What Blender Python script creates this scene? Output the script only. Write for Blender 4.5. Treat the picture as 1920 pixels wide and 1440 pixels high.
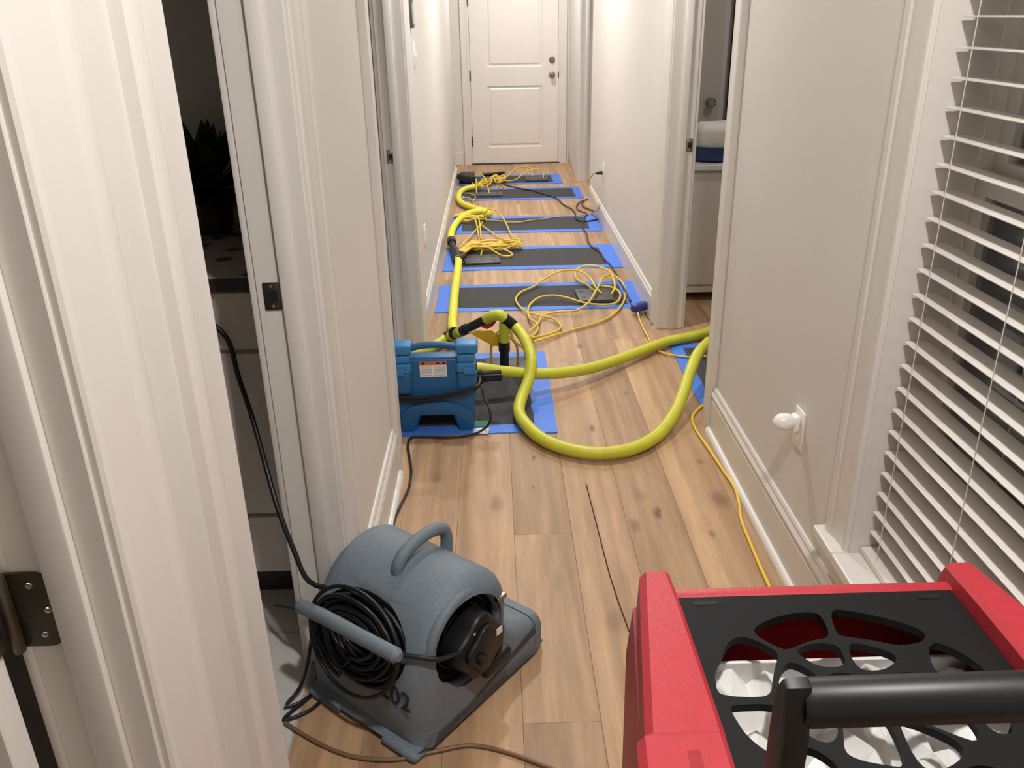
import bpy, bmesh, math, random
from mathutils import Vector, Matrix

for o in list(bpy.data.objects):
    bpy.data.objects.remove(o, do_unlink=True)
scene = bpy.context.scene
COL = scene.collection
random.seed(7)

# ------------------------------------------------------------------ camera
cam_data = bpy.data.cameras.new('camera')
cam_data.sensor_width = 36.0
cam_data.lens = 1584.42 / 1920 * 36.0
cam_data.clip_start = 0.02
cam = bpy.data.objects.new('camera', cam_data)
COL.objects.link(cam)
YAW, PITCH, ROLL, CAM_Z = 0.0158311, 0.4118681, 0.0190133, 1.52
fw = Vector((math.sin(YAW) * math.cos(PITCH), math.cos(YAW) * math.cos(PITCH), -math.sin(PITCH)))
rt = Vector((math.cos(YAW), -math.sin(YAW), 0))
dn = fw.cross(rt)
rt2 = math.cos(ROLL) * rt + math.sin(ROLL) * dn
dn2 = -math.sin(ROLL) * rt + math.cos(ROLL) * dn
cm = Matrix((rt2, -dn2, -fw)).transposed().to_4x4()
cm.translation = Vector((0, 0, CAM_Z))
cam.matrix_world = cm
scene.camera = cam

# ------------------------------------------------------------------ world, exposure, lamp settings
world = bpy.data.worlds.new('night')
scene.world = world
world.use_nodes = True
bg = world.node_tree.nodes['Background']
bg.inputs[0].default_value = (0.010, 0.012, 0.016, 1)
bg.inputs[1].default_value = 1.0
vs = scene.view_settings
vs.view_transform = 'Standard'
vs.look = 'None'
vs.gamma = 1.0
vs.use_curve_mapping = False
vs.exposure = 1.15
LAMP_COLOR = (1.0, 0.980, 0.955)
CEIL = 2.70
# x, y, watts of the recessed hall lamps; last added to brighten right room
LAMPS = [(0.33, 0.55, 16.0), (0.22, 3.75, 13.5), (0.22, 6.2, 15.0), (0.22, 8.4, 13.0), (1.75, 4.15, 4.8)]

# ------------------------------------------------------------------ materials
def new_mat(name):
    m = bpy.data.materials.new(name)
    m.use_nodes = True
    nt = m.node_tree
    return m, nt, nt.nodes['Principled BSDF']

def lin(c):
    return tuple(((v / 255) / 12.92 if v / 255 <= 0.04045 else ((v / 255 + 0.055) / 1.055) ** 2.4) for v in c)

def mat(name, rgb, rough=0.5, metal=0.0, var=0.0, scale=30.0, bump=0.0, bscale=200.0, spec=0.5, coat=0.0):
    m, nt, b = new_mat(name)
    c = lin(rgb)
    b.inputs['Base Color'].default_value = (*c, 1)
    b.inputs['Roughness'].default_value = rough
    b.inputs['Metallic'].default_value = metal
    b.inputs['Specular IOR Level'].default_value = spec
    b.inputs['Coat Weight'].default_value = coat
    tc = nt.nodes.new('ShaderNodeTexCoord')
    if var > 0:
        n = nt.nodes.new('ShaderNodeTexNoise')
        n.inputs['Scale'].default_value = scale
        n.inputs['Detail'].default_value = 5
        nt.links.new(tc.outputs['Object'], n.inputs['Vector'])
        r = nt.nodes.new('ShaderNodeValToRGB')
        r.color_ramp.elements[0].position = 0.3
        r.color_ramp.elements[1].position = 0.7
        r.color_ramp.elements[0].color = (*[max(0, v * (1 - var)) for v in c], 1)
        r.color_ramp.elements[1].color = (*[min(1, v * (1 + var)) for v in c], 1)
        nt.links.new(n.outputs['Fac'], r.inputs['Fac'])
        nt.links.new(r.outputs['Color'], b.inputs['Base Color'])
    if bump > 0:
        n2 = nt.nodes.new('ShaderNodeTexNoise')
        n2.inputs['Scale'].default_value = bscale
        n2.inputs['Detail'].default_value = 3
        nt.links.new(tc.outputs['Object'], n2.inputs['Vector'])
        bp = nt.nodes.new('ShaderNodeBump')
        bp.inputs['Strength'].default_value = bump
        bp.inputs['Distance'].default_value = 0.002
        nt.links.new(n2.outputs['Fac'], bp.inputs['Height'])
        nt.links.new(bp.outputs['Normal'], b.inputs['Normal'])
    return m

# knots of the oak boards: x, y, radius across, strength
KNOTS = [(0.119, 2.782, .010, .8), (0.109, 2.568, .006, .7), (0.512, 2.381, .018, .85), (0.737, 2.454, .030, .55),
         (0.425, 2.312, .022, .45), (0.364, 3.017, .016, .75), (-0.02, 2.47, .030, .45), (0.40, 3.93, .018, .6),
         (0.47, 2.50, .025, .3), (0.66, 2.25, .012, .55), (-0.235, 2.66, .022, .4), (0.30, 1.85, .030, .35),
         (0.55, 3.35, .014, .4), (0.33, 3.45, .012, .3), (0.16, 1.30, .03, .3), (0.73, 2.72, .012, .5)]

def oak_mat():
    m, nt, b = new_mat('oak_plank')
    N, L = nt.nodes, nt.links
    geo = N.new('ShaderNodeNewGeometry')
    info = N.new('ShaderNodeObjectInfo')
    sep = N.new('ShaderNodeVectorMath'); sep.operation = 'MULTIPLY'
    sep.inputs[1].default_value = (1.0, 0.085, 1.0)
    L.new(geo.outputs['Position'], sep.inputs[0])
    off = N.new('ShaderNodeVectorMath'); off.operation = 'SCALE'
    cv = N.new('ShaderNodeCombineXYZ')
    L.new(info.outputs['Random'], cv.inputs[0]); L.new(info.outputs['Random'], cv.inputs[1]); L.new(info.outputs['Random'], cv.inputs[2])
    L.new(cv.outputs[0], off.inputs[0]); off.inputs['Scale'].default_value = 37.0
    add = N.new('ShaderNodeVectorMath'); add.operation = 'ADD'
    L.new(sep.outputs[0], add.inputs[0]); L.new(off.outputs[0], add.inputs[1])
    # broad figure and fine grain
    w = N.new('ShaderNodeTexNoise'); w.inputs['Scale'].default_value = 7.0; w.inputs['Detail'].default_value = 4; w.inputs['Distortion'].default_value = 1.2
    L.new(add.outputs[0], w.inputs['Vector'])
    g = N.new('ShaderNodeTexNoise'); g.inputs['Scale'].default_value = 75.0; g.inputs['Detail'].default_value = 6; g.inputs['Roughness'].default_value = 0.65
    L.new(add.outputs[0], g.inputs['Vector'])
    wave = N.new('ShaderNodeTexWave'); wave.inputs['Scale'].default_value = 5.0; wave.inputs['Distortion'].default_value = 7.0
    wave.inputs['Detail'].default_value = 3; wave.inputs['Detail Scale'].default_value = 1.2
    L.new(add.outputs[0], wave.inputs['Vector'])
    ramp = N.new('ShaderNodeValToRGB')
    e = ramp.color_ramp.elements
    e[0].position = 0.25; e[0].color = (*lin((172, 138, 104)), 1)
    e[1].position = 0.75; e[1].color = (*lin((208, 174, 138)), 1)
    L.new(w.outputs['Fac'], ramp.inputs['Fac'])
    mix1 = N.new('ShaderNodeMix'); mix1.data_type = 'RGBA'; mix1.blend_type = 'MULTIPLY'
    gr = N.new('ShaderNodeMapRange'); gr.inputs['From Min'].default_value = .3; gr.inputs['From Max'].default_value = .7
    gr.inputs['To Min'].default_value = .86; gr.inputs['To Max'].default_value = 1.06
    L.new(g.outputs['Fac'], gr.inputs['Value'])
    mix1.inputs[0].default_value = 1.0
    L.new(ramp.outputs['Color'], mix1.inputs[6]); L.new(gr.outputs[0], mix1.inputs[7])
    mix2 = N.new('ShaderNodeMix'); mix2.data_type = 'RGBA'; mix2.blend_type = 'MULTIPLY'; mix2.inputs[0].default_value = 1.0
    wr = N.new('ShaderNodeMapRange'); wr.inputs['To Min'].default_value = .91; wr.inputs['To Max'].default_value = 1.04
    L.new(wave.outputs['Fac'], wr.inputs['Value'])
    L.new(mix1.outputs[2], mix2.inputs[6]); L.new(wr.outputs[0], mix2.inputs[7])
    # narrow lengthwise strips of differing tone
    bs = N.new('ShaderNodeVectorMath'); bs.operation = 'MULTIPLY'; bs.inputs[1].default_value = (17.0, .35, 0)
    L.new(geo.outputs['Position'], bs.inputs[0])
    ba = N.new('ShaderNodeVectorMath'); ba.operation = 'ADD'
    L.new(bs.outputs[0], ba.inputs[0]); L.new(off.outputs[0], ba.inputs[1])
    bn_ = N.new('ShaderNodeTexNoise'); bn_.inputs['Scale'].default_value = 1.0; bn_.inputs['Detail'].default_value = 2
    L.new(ba.outputs[0], bn_.inputs['Vector'])
    br = N.new('ShaderNodeMapRange'); br.inputs['From Min'].default_value = .3; br.inputs['From Max'].default_value = .7
    br.inputs['To Min'].default_value = .84; br.inputs['To Max'].default_value = 1.08
    L.new(bn_.outputs['Fac'], br.inputs['Value'])
    mixb = N.new('ShaderNodeMix'); mixb.data_type = 'RGBA'; mixb.blend_type = 'MULTIPLY'; mixb.inputs[0].default_value = 1.0
    L.new(mix2.outputs[2], mixb.inputs[6]); L.new(br.outputs[0], mixb.inputs[7])
    mix2 = mixb
    # per board tone
    tone = N.new('ShaderNodeValToRGB')
    t = tone.color_ramp.elements
    t[0].position = 0; t[0].color = (.84, .82, .81, 1); t[1].position = 1; t[1].color = (1.06, 1.03, .99, 1)
    tm = tone.color_ramp.elements.new(.5); tm.color = (.97, .95, .93, 1)
    L.new(info.outputs['Random'], tone.inputs['Fac'])
    mix3 = N.new('ShaderNodeMix'); mix3.data_type = 'RGBA'; mix3.blend_type = 'MULTIPLY'; mix3.inputs[0].default_value = 1.0
    L.new(mix2.outputs[2], mix3.inputs[6]); L.new(tone.outputs['Color'], mix3.inputs[7])
    # grey mineral stains
    st = N.new('ShaderNodeTexNoise'); st.inputs['Scale'].default_value = 3.2; st.inputs['Detail'].default_value = 3; st.inputs['Distortion'].default_value = 2.0
    L.new(add.outputs[0], st.inputs['Vector'])
    sr = N.new('ShaderNodeMapRange'); sr.inputs['From Min'].default_value = .60; sr.inputs['From Max'].default_value = .80
    sr.inputs['To Min'].default_value = 0; sr.inputs['To Max'].default_value = .38
    L.new(st.outputs['Fac'], sr.inputs['Value'])
    mix4 = N.new('ShaderNodeMix'); mix4.data_type = 'RGBA'
    mix4.inputs[7].default_value = (*lin((104, 82, 66)), 1)
    L.new(sr.outputs[0], mix4.inputs[0]); L.new(mix3.outputs[2], mix4.inputs[6])
    col = mix4.outputs[2]
    # knots
    warp = N.new('ShaderNodeTexNoise'); warp.inputs['Scale'].default_value = 22.0; warp.inputs['Detail'].default_value = 2
    L.new(geo.outputs['Position'], warp.inputs['Vector'])
    wsub = N.new('ShaderNodeVectorMath'); wsub.operation = 'SUBTRACT'; wsub.inputs[1].default_value = (.5, .5, .5)
    L.new(warp.outputs['Color'], wsub.inputs[0])
    wsc = N.new('ShaderNodeVectorMath'); wsc.operation = 'SCALE'; wsc.inputs['Scale'].default_value = .03
    L.new(wsub.outputs[0], wsc.inputs[0])
    pos = N.new('ShaderNodeVectorMath'); pos.operation = 'ADD'
    L.new(geo.outputs['Position'], pos.inputs[0]); L.new(wsc.outputs[0], pos.inputs[1])
    for (kx, ky, kr, ks) in KNOTS:
        sub = N.new('ShaderNodeVectorMath'); sub.operation = 'SUBTRACT'; sub.inputs[1].default_value = (kx, ky, 0)
        L.new(pos.outputs[0], sub.inputs[0])
        sc = N.new('ShaderNodeVectorMath'); sc.operation = 'MULTIPLY'; sc.inputs[1].default_value = (1 / kr, .45 / kr, 0)
        L.new(sub.outputs[0], sc.inputs[0])
        ln = N.new('ShaderNodeVectorMath'); ln.operation = 'LENGTH'
        L.new(sc.outputs[0], ln.inputs[0])
        mr = N.new('ShaderNodeMapRange'); mr.inputs['From Min'].default_value = .2; mr.inputs['From Max'].default_value = 1.25
        mr.inputs['To Min'].default_value = ks * .85; mr.inputs['To Max'].default_value = 0
        mr.interpolation_type = 'SMOOTHSTEP'
        L.new(ln.outputs['Value'], mr.inputs['Value'])
        mk = N.new('ShaderNodeMix'); mk.data_type = 'RGBA'; mk.inputs[7].default_value = (*lin((70, 52, 42)), 1)
        L.new(mr.outputs[0], mk.inputs[0]); L.new(col, mk.inputs[6])
        col = mk.outputs[2]
    L.new(col, b.inputs['Base Color'])
    b.inputs['Roughness'].default_value = 0.5
    b.inputs['Specular IOR Level'].default_value = 0.35
    bp = N.new('ShaderNodeBump'); bp.inputs['Strength'].default_value = .12; bp.inputs['Distance'].default_value = .001
    L.new(g.outputs['Fac'], bp.inputs['Height']); L.new(bp.outputs['Normal'], b.inputs['Normal'])
    return m

def granite_mat():
    m, nt, b = new_mat('speckled_stone')
    N, L = nt.nodes, nt.links
    tc = N.new('ShaderNodeTexCoord')
    v = N.new('ShaderNodeTexVoronoi'); v.inputs['Scale'].default_value = 17
    L.new(tc.outputs['Object'], v.inputs['Vector'])
    r = N.new('ShaderNodeValToRGB'); r.color_ramp.interpolation = 'EASE'
    r.color_ramp.elements[0].position = .25; r.color_ramp.elements[0].color = (*lin((110, 100, 92)), 1)
    r.color_ramp.elements[1].position = .5; r.color_ramp.elements[1].color = (*lin((215, 208, 200)), 1)
    L.new(v.outputs['Distance'], r.inputs['Fac'])
    L.new(r.outputs['Color'], b.inputs['Base Color'])
    b.inputs['Roughness'].default_value = .3
    return m

def glass_mat():
    m, nt, b = new_mat('window_glass')
    b.inputs['Base Color'].default_value = (.9, .95, .95, 1)
    b.inputs['Roughness'].default_value = .02
    b.inputs['Transmission Weight'].default_value = 1.0
    b.inputs['IOR'].default_value = 1.45
    return m

def emit_mat(name, rgb, s):
    m, nt, b = new_mat(name)
    b.inputs['Base Color'].default_value = (1, 1, 1, 1)
    b.inputs['Emission Color'].default_value = (*rgb, 1)
    b.inputs['Emission Strength'].default_value = s
    return m

M = {}
M['wall'] = mat('wall_paint', (221, 216, 210), .62, var=.015, scale=4, bump=.06, bscale=260)
M['ceiling'] = mat('ceiling_paint', (232, 228, 222), .8, bump=.05, bscale=150)
M['trim'] = mat('white_trim_paint', (224, 219, 213), .34, var=.012, scale=6)
M['door'] = mat('white_door_paint', (232, 226, 219), .36, var=.01, scale=5)
M['joint'] = mat('plank_joint_dark', (104, 80, 60), .8)
M['oak'] = oak_mat()
M['crack'] = mat('split_in_board', (58, 42, 34), .9)
M['tile'] = mat('pale_floor_tile', (206, 204, 198), .35, var=.03, scale=8)
M['mat'] = mat('black_felt_sheet', (62, 61, 62), .85, var=.14, scale=60, bump=.3, bscale=500)
M['tape'] = mat('blue_tape', (72, 126, 226), .55, var=.06, scale=25, bump=.25, bscale=90)
M['hose'] = mat('lime_yellow_hose', (206, 206, 62), .42, var=.05, scale=18)
M['hose_far'] = mat('bright_yellow_hose', (238, 230, 76), .42, var=.04, scale=18)
M['black'] = mat('black_plastic', (18, 19, 21), .42, var=.08, scale=40, spec=.4)
M['blacksoft'] = mat('black_rubber', (20, 20, 23), .5)
M['tubing'] = mat('yellow_tubing', (228, 196, 66), .33, var=.05, scale=20)
M['tubing2'] = mat('golden_yellow_tag', (240, 190, 48), .4, var=.05, scale=20)
M['cordyellow'] = mat('yellow_cord', (240, 198, 58), .4)
M['cordtan'] = mat('tan_cord', (206, 178, 120), .45)
M['cordbrown'] = mat('dark_brown_cord', (70, 46, 40), .5)
M['cordblack'] = mat('black_cord', (22, 21, 24), .42)
M['cordpurple'] = mat('dark_purple_cord', (34, 26, 32), .45)
M['fangrey'] = mat('grey_molded_plastic', (112, 124, 134), .58, var=.10, scale=130, bump=.35, bscale=380)
M['ink'] = mat('black_stencil_ink', (30, 32, 36), .7)
M['metal'] = mat('satin_nickel', (150, 144, 136), .32, metal=1.0, var=.05, scale=50)
M['chrome'] = mat('polished_screw', (215, 212, 205), .15, metal=1.0)
M['bronze'] = mat('dark_bronze_plate', (92, 86, 80), .35, metal=.9)
M['hinge'] = mat('antique_pewter_hinge', (98, 92, 80), .34, metal=.85, var=.12, scale=60)
M['blue'] = mat('blue_molded_plastic', (32, 96, 146), .45, var=.05, scale=90, bump=.25, bscale=350)
M['bluelight'] = mat('light_blue_molded_plastic', (54, 126, 182), .42, var=.04, scale=90, bump=.2, bscale=350)
M['labelwhite'] = mat('white_label', (238, 236, 232), .4)
M['labelgrey'] = mat('grey_print', (176, 178, 182), .5)
M['labelorange'] = mat('orange_label', (226, 92, 60), .4)
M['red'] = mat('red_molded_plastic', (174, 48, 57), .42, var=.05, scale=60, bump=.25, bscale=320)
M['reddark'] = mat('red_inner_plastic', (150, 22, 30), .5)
M['grille'] = mat('black_grille', (15, 15, 16), .6, var=.06, scale=80, spec=.25)
M['foil'] = mat('crumpled_white_filter', (214, 212, 208), .38, var=.05, scale=15)
M['slat'] = mat('white_faux_wood', (236, 231, 224), .36)
M['cordwhite'] = mat('white_ladder_cord', (216, 210, 202), .6)
M['glass'] = glass_mat()
M['sash'] = mat('window_sash_paint', (212, 207, 200), .4)
M['nightlight'] = mat('white_translucent_plastic', (246, 244, 240), .3)
M['plate'] = mat('white_wall_plate', (242, 238, 232), .3)
M['bluevinyl'] = mat('indigo_rubber_plug', (42, 52, 130), .42)
M['green'] = mat('green_tape', (36, 140, 98), .5)
M['paper'] = mat('white_paper_scrap', (222, 224, 224), .6)
M['panel'] = mat('grey_drying_panel', (74, 73, 73), .5, var=.06, scale=60)
M['cabinet'] = mat('white_cabinet_paint', (214, 208, 200), .4)
M['granite'] = granite_mat()
M['leaf'] = mat('dark_green_leaf', (38, 58, 44), .5, var=.2, scale=20)
M['pot'] = mat('charcoal_pot', (52, 50, 50), .5)
M['fabric'] = mat('pale_fabric', (196, 194, 192), .9, bump=.4, bscale=300)
M['bluebin'] = mat('blue_plastic_bin', (30, 60, 106), .35)
M['bag'] = mat('white_cloth_bundle', (228, 222, 212), .8, bump=.3, bscale=90)
M['greydoor'] = mat('taupe_grey_door', (186, 178, 170), .45)
M['threshold'] = mat('dark_threshold', (62, 50, 46), .5)
M['redlabel'] = mat('red_tag', (188, 40, 44), .5)
M['lens'] = emit_mat('lamp_lens', LAMP_COLOR, 6.0)
M['redbrown'] = mat('dark_brown_void', (52, 38, 34), .9)  # darkness of the void beside the taupe door, put into a colour
M['blackgloss'] = mat('glossy_black_tube', (16, 16, 17), .12)
M['cordclear'] = mat('brown_flat_cord', (124, 96, 72), .4)
M['stoneedge'] = mat('dark_stone_edge', (52, 46, 42), .4)
M['stain'] = mat('damp_stain', (196, 182, 168), .8)

# ------------------------------------------------------------------ object helpers
WM = {}

def put(o, parent=None, local=False):
    COL.objects.link(o)
    if parent is None:
        WM[o] = o.matrix_basis.copy()
    else:
        o.parent = parent
        if local:
            WM[o] = WM[parent] @ o.matrix_basis
        else:
            o.matrix_parent_inverse = WM[parent].inverted()
            WM[o] = o.matrix_basis.copy()
    return o

def empty(name, loc=(0, 0, 0), rz=0.0, parent=None):
    o = bpy.data.objects.new(name, None)
    o.empty_display_size = .05
    o.matrix_basis = Matrix.Translation(loc) @ Matrix.Rotation(rz, 4, 'Z')
    return put(o, parent)

def tag(o, label, cat=None, group=None, kind=None):
    o['label'] = label
    if cat: o['category'] = cat
    if group: o['group'] = group
    if kind: o['kind'] = kind
    return o

def thing(name, label, cat, loc=(0, 0, 0), rz=0.0, group=None):
    return tag(empty(name, loc, rz), label, cat, group)

def structure(name, label=None, loc=(0, 0, 0)):
    o = empty(name, loc)
    o['kind'] = 'structure'
    if label: o['label'] = label
    return o

def mk(name, bm, material, parent=None, local=False, smooth=False, angle=35, base=False):
    bmesh.ops.recalc_face_normals(bm, faces=bm.faces)
    me = bpy.data.meshes.new(name)
    org = Vector((0, 0, 0))
    if parent is None and base and bm.verts:
        xs = [v.co for v in bm.verts]
        org = Vector(((min(v.x for v in xs) + max(v.x for v in xs)) / 2, (min(v.y for v in xs) + max(v.y for v in xs)) / 2, min(v.z for v in xs)))
        bmesh.ops.translate(bm, verts=bm.verts, vec=-org)
    bm.to_mesh(me)
    bm.free()
    me.materials.append(M[material] if isinstance(material, str) else material)
    if smooth:
        for p in me.polygons: p.use_smooth = True
        try:
            me.set_sharp_from_angle(angle=math.radians(angle))
        except Exception:
            pass
    o = bpy.data.objects.new(name, me)
    o.location = org
    o.matrix_basis = Matrix.Translation(org)
    return put(o, parent, local)

def B():
    return bmesh.new()

def box(bm, x0, x1, y0, y1, z0, z1, bev=0.0, seg=2):
    r = bmesh.ops.create_cube(bm, size=1.0)
    vs_ = r['verts']
    bmesh.ops.scale(bm, vec=(abs(x1 - x0), abs(y1 - y0), abs(z1 - z0)), verts=vs_)
    bmesh.ops.translate(bm, vec=((x0 + x1) / 2, (y0 + y1) / 2, (z0 + z1) / 2), verts=vs_)
    if bev > 0:
        es = list({e for v in vs_ for e in v.link_edges})
        bmesh.ops.bevel(bm, geom=es, offset=bev, segments=seg, affect='EDGES', profile=.5)
    return bm

def bx(x0, x1, y0, y1, z0, z1, bev=0.0, seg=2):
    return box(B(), x0, x1, y0, y1, z0, z1, bev, seg)

def prism(bm, pts, axis, a, b, bev=0.0, seg=3):
    """pts: outline in the plane of the two other axes (x before y before z)"""
    def co(p, t):
        return {'x': (t, p[0], p[1]), 'y': (p[0], t, p[1]), 'z': (p[0], p[1], t)}[axis]
    A = [bm.verts.new(co(p, a)) for p in pts]
    Bv = [bm.verts.new(co(p, b)) for p in pts]
    n = len(pts)
    fa = bm.faces.new(A); fb = bm.faces.new(Bv[::-1])
    for i in range(n):
        bm.faces.new((A[i], Bv[i], Bv[(i + 1) % n], A[(i + 1) % n]))
    bmesh.ops.recalc_face_normals(bm, faces=bm.faces)
    if bev > 0:
        es = list(set(fa.edges) | set(fb.edges))
        bmesh.ops.bevel(bm, geom=es, offset=bev, segments=seg, affect='EDGES', profile=.5, clamp_overlap=True)
    return bm

def catmull(P, step=.02):
    P = [Vector(p) for p in P]
    if len(P) < 3:
        n = max(2, int((P[1] - P[0]).length / step))
        return [P[0].lerp(P[1], i / n) for i in range(n + 1)]
    out = []
    Q = [P[0] * 2 - P[1]] + P + [P[-1] * 2 - P[-2]]
    for i in range(1, len(Q) - 2):
        p0, p1, p2, p3 = Q[i - 1], Q[i], Q[i + 1], Q[i + 2]
        d0 = max((p1 - p0).length ** .5, 1e-4); d1 = max((p2 - p1).length ** .5, 1e-4); d2 = max((p3 - p2).length ** .5, 1e-4)
        t0, t1, t2, t3 = 0, d0, d0 + d1, d0 + d1 + d2
        n = max(2, int((p2 - p1).length / step))
        for k in range(n):
            t = t1 + (t2 - t1) * k / n
            A1 = p0 * ((t1 - t) / (t1 - t0)) + p1 * ((t - t0) / (t1 - t0))
            A2 = p1 * ((t2 - t) / (t2 - t1)) + p2 * ((t - t1) / (t2 - t1))
            A3 = p2 * ((t3 - t) / (t3 - t2)) + p3 * ((t - t2) / (t3 - t2))
            B1 = A1 * ((t2 - t) / (t2 - t0)) + A2 * ((t - t0) / (t2 - t0))
            B2 = A2 * ((t3 - t) / (t3 - t1)) + A3 * ((t - t1) / (t3 - t1))
            out.append(B1 * ((t2 - t) / (t2 - t1)) + B2 * ((t - t1) / (t2 - t1)))
    out.append(P[-1])
    return out

def sweep(bm, path, rad, seg=10, caps=True, closed=False):
    """rad: number or function(i, arc)"""
    n = len(path)
    path = [Vector(p) for p in path]
    tans = []
    for i in range(n):
        if closed:
            t = path[(i + 1) % n] - path[i - 1]
        else:
            t = path[min(i + 1, n - 1)] - path[max(i - 1, 0)]
        tans.append(t.normalized() if t.length > 1e-9 else Vector((0, 0, 1)))
    up = Vector((0, 0, 1))
    if abs(tans[0].dot(up)) > .9: up = Vector((1, 0, 0))
    nrm = (up - tans[0] * up.dot(tans[0])).normalized()
    rings = []
    arc = 0.0
    for i in range(n):
        if i > 0:
            arc += (path[i] - path[i - 1]).length
            nrm = nrm - tans[i] * nrm.dot(tans[i])
            if nrm.length < 1e-6:
                nrm = tans[i].orthogonal()
            nrm.normalize()
        bi = tans[i].cross(nrm)
        r = rad(i, arc) if callable(rad) else rad
        rings.append([bm.verts.new(path[i] + (nrm * math.cos(2 * math.pi * k / seg) + bi * math.sin(2 * math.pi * k / seg)) * r) for k in range(seg)])
    m = n if closed else n - 1
    for i in range(m):
        a, b = rings[i], rings[(i + 1) % n]
        for k in range(seg):
            bm.faces.new((a[k], a[(k + 1) % seg], b[(k + 1) % seg], b[k]))
    if caps and not closed:
        bm.faces.new(rings[0][::-1]); bm.faces.new(rings[-1])
    return bm

def resample(path, step):
    out = [path[0]]
    acc = 0.0
    for a, b in zip(path, path[1:]):
        d = (b - a).length
        if d < 1e-9: continue
        t = step - acc
        while t <= d:
            out.append(a.lerp(b, t / d)); t += step
        acc = (acc + d) % step
    return out

def hose_bm(P, r=.025, pitch=.0075):
    path = resample(catmull(P, .006), pitch / 2)
    return sweep(B(), path, lambda i, a: r if i % 2 == 0 else r - .0015, seg=16)

def tube_bm(P, r, seg=10, step=.02):
    return sweep(B(), catmull(P, step), r, seg)

def lathe(bm, prof, origin, direction, seg=24):
    """prof: (radius, distance along direction)"""
    d = Vector(direction).normalized()
    a = d.orthogonal().normalized(); b = d.cross(a)
    o = Vector(origin)
    rings = []
    for r, h in prof:
        if r < 1e-6:
            rings.append([bm.verts.new(o + d * h)])
        else:
            rings.append([bm.verts.new(o + d * h + (a * math.cos(2 * math.pi * k / seg) + b * math.sin(2 * math.pi * k / seg)) * r) for k in range(seg)])
    for A, C in zip(rings, rings[1:]):
        for k in range(seg):
            k2 = (k + 1) % seg
            if len(A) == 1 and len(C) > 1: bm.faces.new((A[0], C[k2], C[k]))
            elif len(C) == 1 and len(A) > 1: bm.faces.new((A[k], A[k2], C[0]))
            elif len(A) > 1: bm.faces.new((A[k], A[k2], C[k2], C[k]))
    if len(rings[0]) > 1: bm.faces.new(rings[0][::-1])
    if len(rings[-1]) > 1: bm.faces.new(rings[-1])
    return bm

def carve(o, cutter_bm):
    """boolean difference, baked into the mesh"""
    bmesh.ops.recalc_face_normals(cutter_bm, faces=cutter_bm.faces)
    me = bpy.data.meshes.new('cutter'); cutter_bm.to_mesh(me); cutter_bm.free()
    c = bpy.data.objects.new('cutter', me); COL.objects.link(c)
    c.matrix_world = WM[o]
    md = o.modifiers.new('cut', 'BOOLEAN'); md.operation = 'DIFFERENCE'; md.solver = 'EXACT'; md.object = c
    bpy.context.view_layer.update()
    dg = bpy.context.evaluated_depsgraph_get()
    new = bpy.data.meshes.new_from_object(o.evaluated_get(dg))
    o.modifiers.clear()
    o.data = new
    bpy.data.objects.remove(c, do_unlink=True)
    for p in new.polygons: p.use_smooth = True
    try: new.set_sharp_from_angle(angle=math.radians(35))
    except Exception: pass

def text_bm(s, size, depth, mtx):
    cu = bpy.data.curves.new('lettering', 'FONT')
    cu.body = s; cu.size = size; cu.extrude = depth; cu.align_x = 'CENTER'; cu.align_y = 'CENTER'
    to = bpy.data.objects.new('lettering', cu); COL.objects.link(to)
    bpy.context.view_layer.update()
    me = bpy.data.meshes.new_from_object(to.evaluated_get(bpy.context.evaluated_depsgraph_get()))
    bpy.data.objects.remove(to, do_unlink=True)
    bm = B(); bm.from_mesh(me); bm.transform(mtx)
    bpy.data.meshes.remove(me)
    return bm

# ------------------------------------------------------------------ the room shell
XL, XR = -0.385, 0.835
YB, YF = -1.5, 9.6

def wall(name, boxes, material='wall', label=None):
    bm = B()
    for b in boxes: box(bm, *b)
    o = mk(name, bm, material)
    o['kind'] = 'structure'
    if label: o['label'] = label
    return o

HD = 2.06
LO = XL - .12
wall('wall_left', [(LO, XL, YB, -.12, 0, CEIL), (XL - .098, XL, .715, 1.047, 0, CEIL), (LO, XL, 1.74, 2.81, 0, CEIL), (LO, XL, 4.02, 8.6, 0, CEIL),
                   (LO, XL, -.12, .715, HD, CEIL), (LO, XL, 1.047, 1.74, HD, CEIL), (LO, XL, 2.81, 4.02, HD, CEIL)])
RO, RW = XR + .12, XR + .165
WY0, WY1, WZ0, WZ1 = .38, 1.71, .285, 2.12
wall('wall_right', [(XR, RW, YB, WY0, 0, CEIL), (XR, RW, WY0, WY1, 0, WZ0), (XR, RW, WY0, WY1, WZ1, CEIL), (XR, RW, WY1, 2.5, 0, CEIL),
                    (XR, RO, 2.5, 3.07, 0, CEIL), (XR, RO, 3.07, 4.17, HD, CEIL), (XR, RO, 4.17, 7.43, 0, CEIL), (XR, RO, 7.43, 8.47, HD, CEIL),
                    (XR - .012, RO, 8.47, YF, 0, CEIL)])
wall('wall_far', [(-1.3, -.25, YF, YF + .12, 0, CEIL), (.728, 1.0, YF, YF + .12, 0, CEIL), (-.25, .728, YF, YF + .12, 2.06, CEIL)])
wall('wall_back', [(-2.3, 2.7, YB - .1, YB, 0, CEIL)])
wall('wall_left_outer', [(-2.4, -2.3, YB, YF, 0, CEIL), (-1.42, -1.3, 8.6, YF, 0, CEIL)])
wall('wall_left_partition', [(-2.3, LO, .86, .94, 0, CEIL), (-2.3, LO, 2.52, 2.6, 0, CEIL), (-2.3, LO, 4.6, 4.68, 0, CEIL), (-1.3, LO, 8.5, 8.6, 0, CEIL)])
wall('wall_right_outer', [(2.6, 2.7, 2.5, YF, 0, CEIL)])
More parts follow.
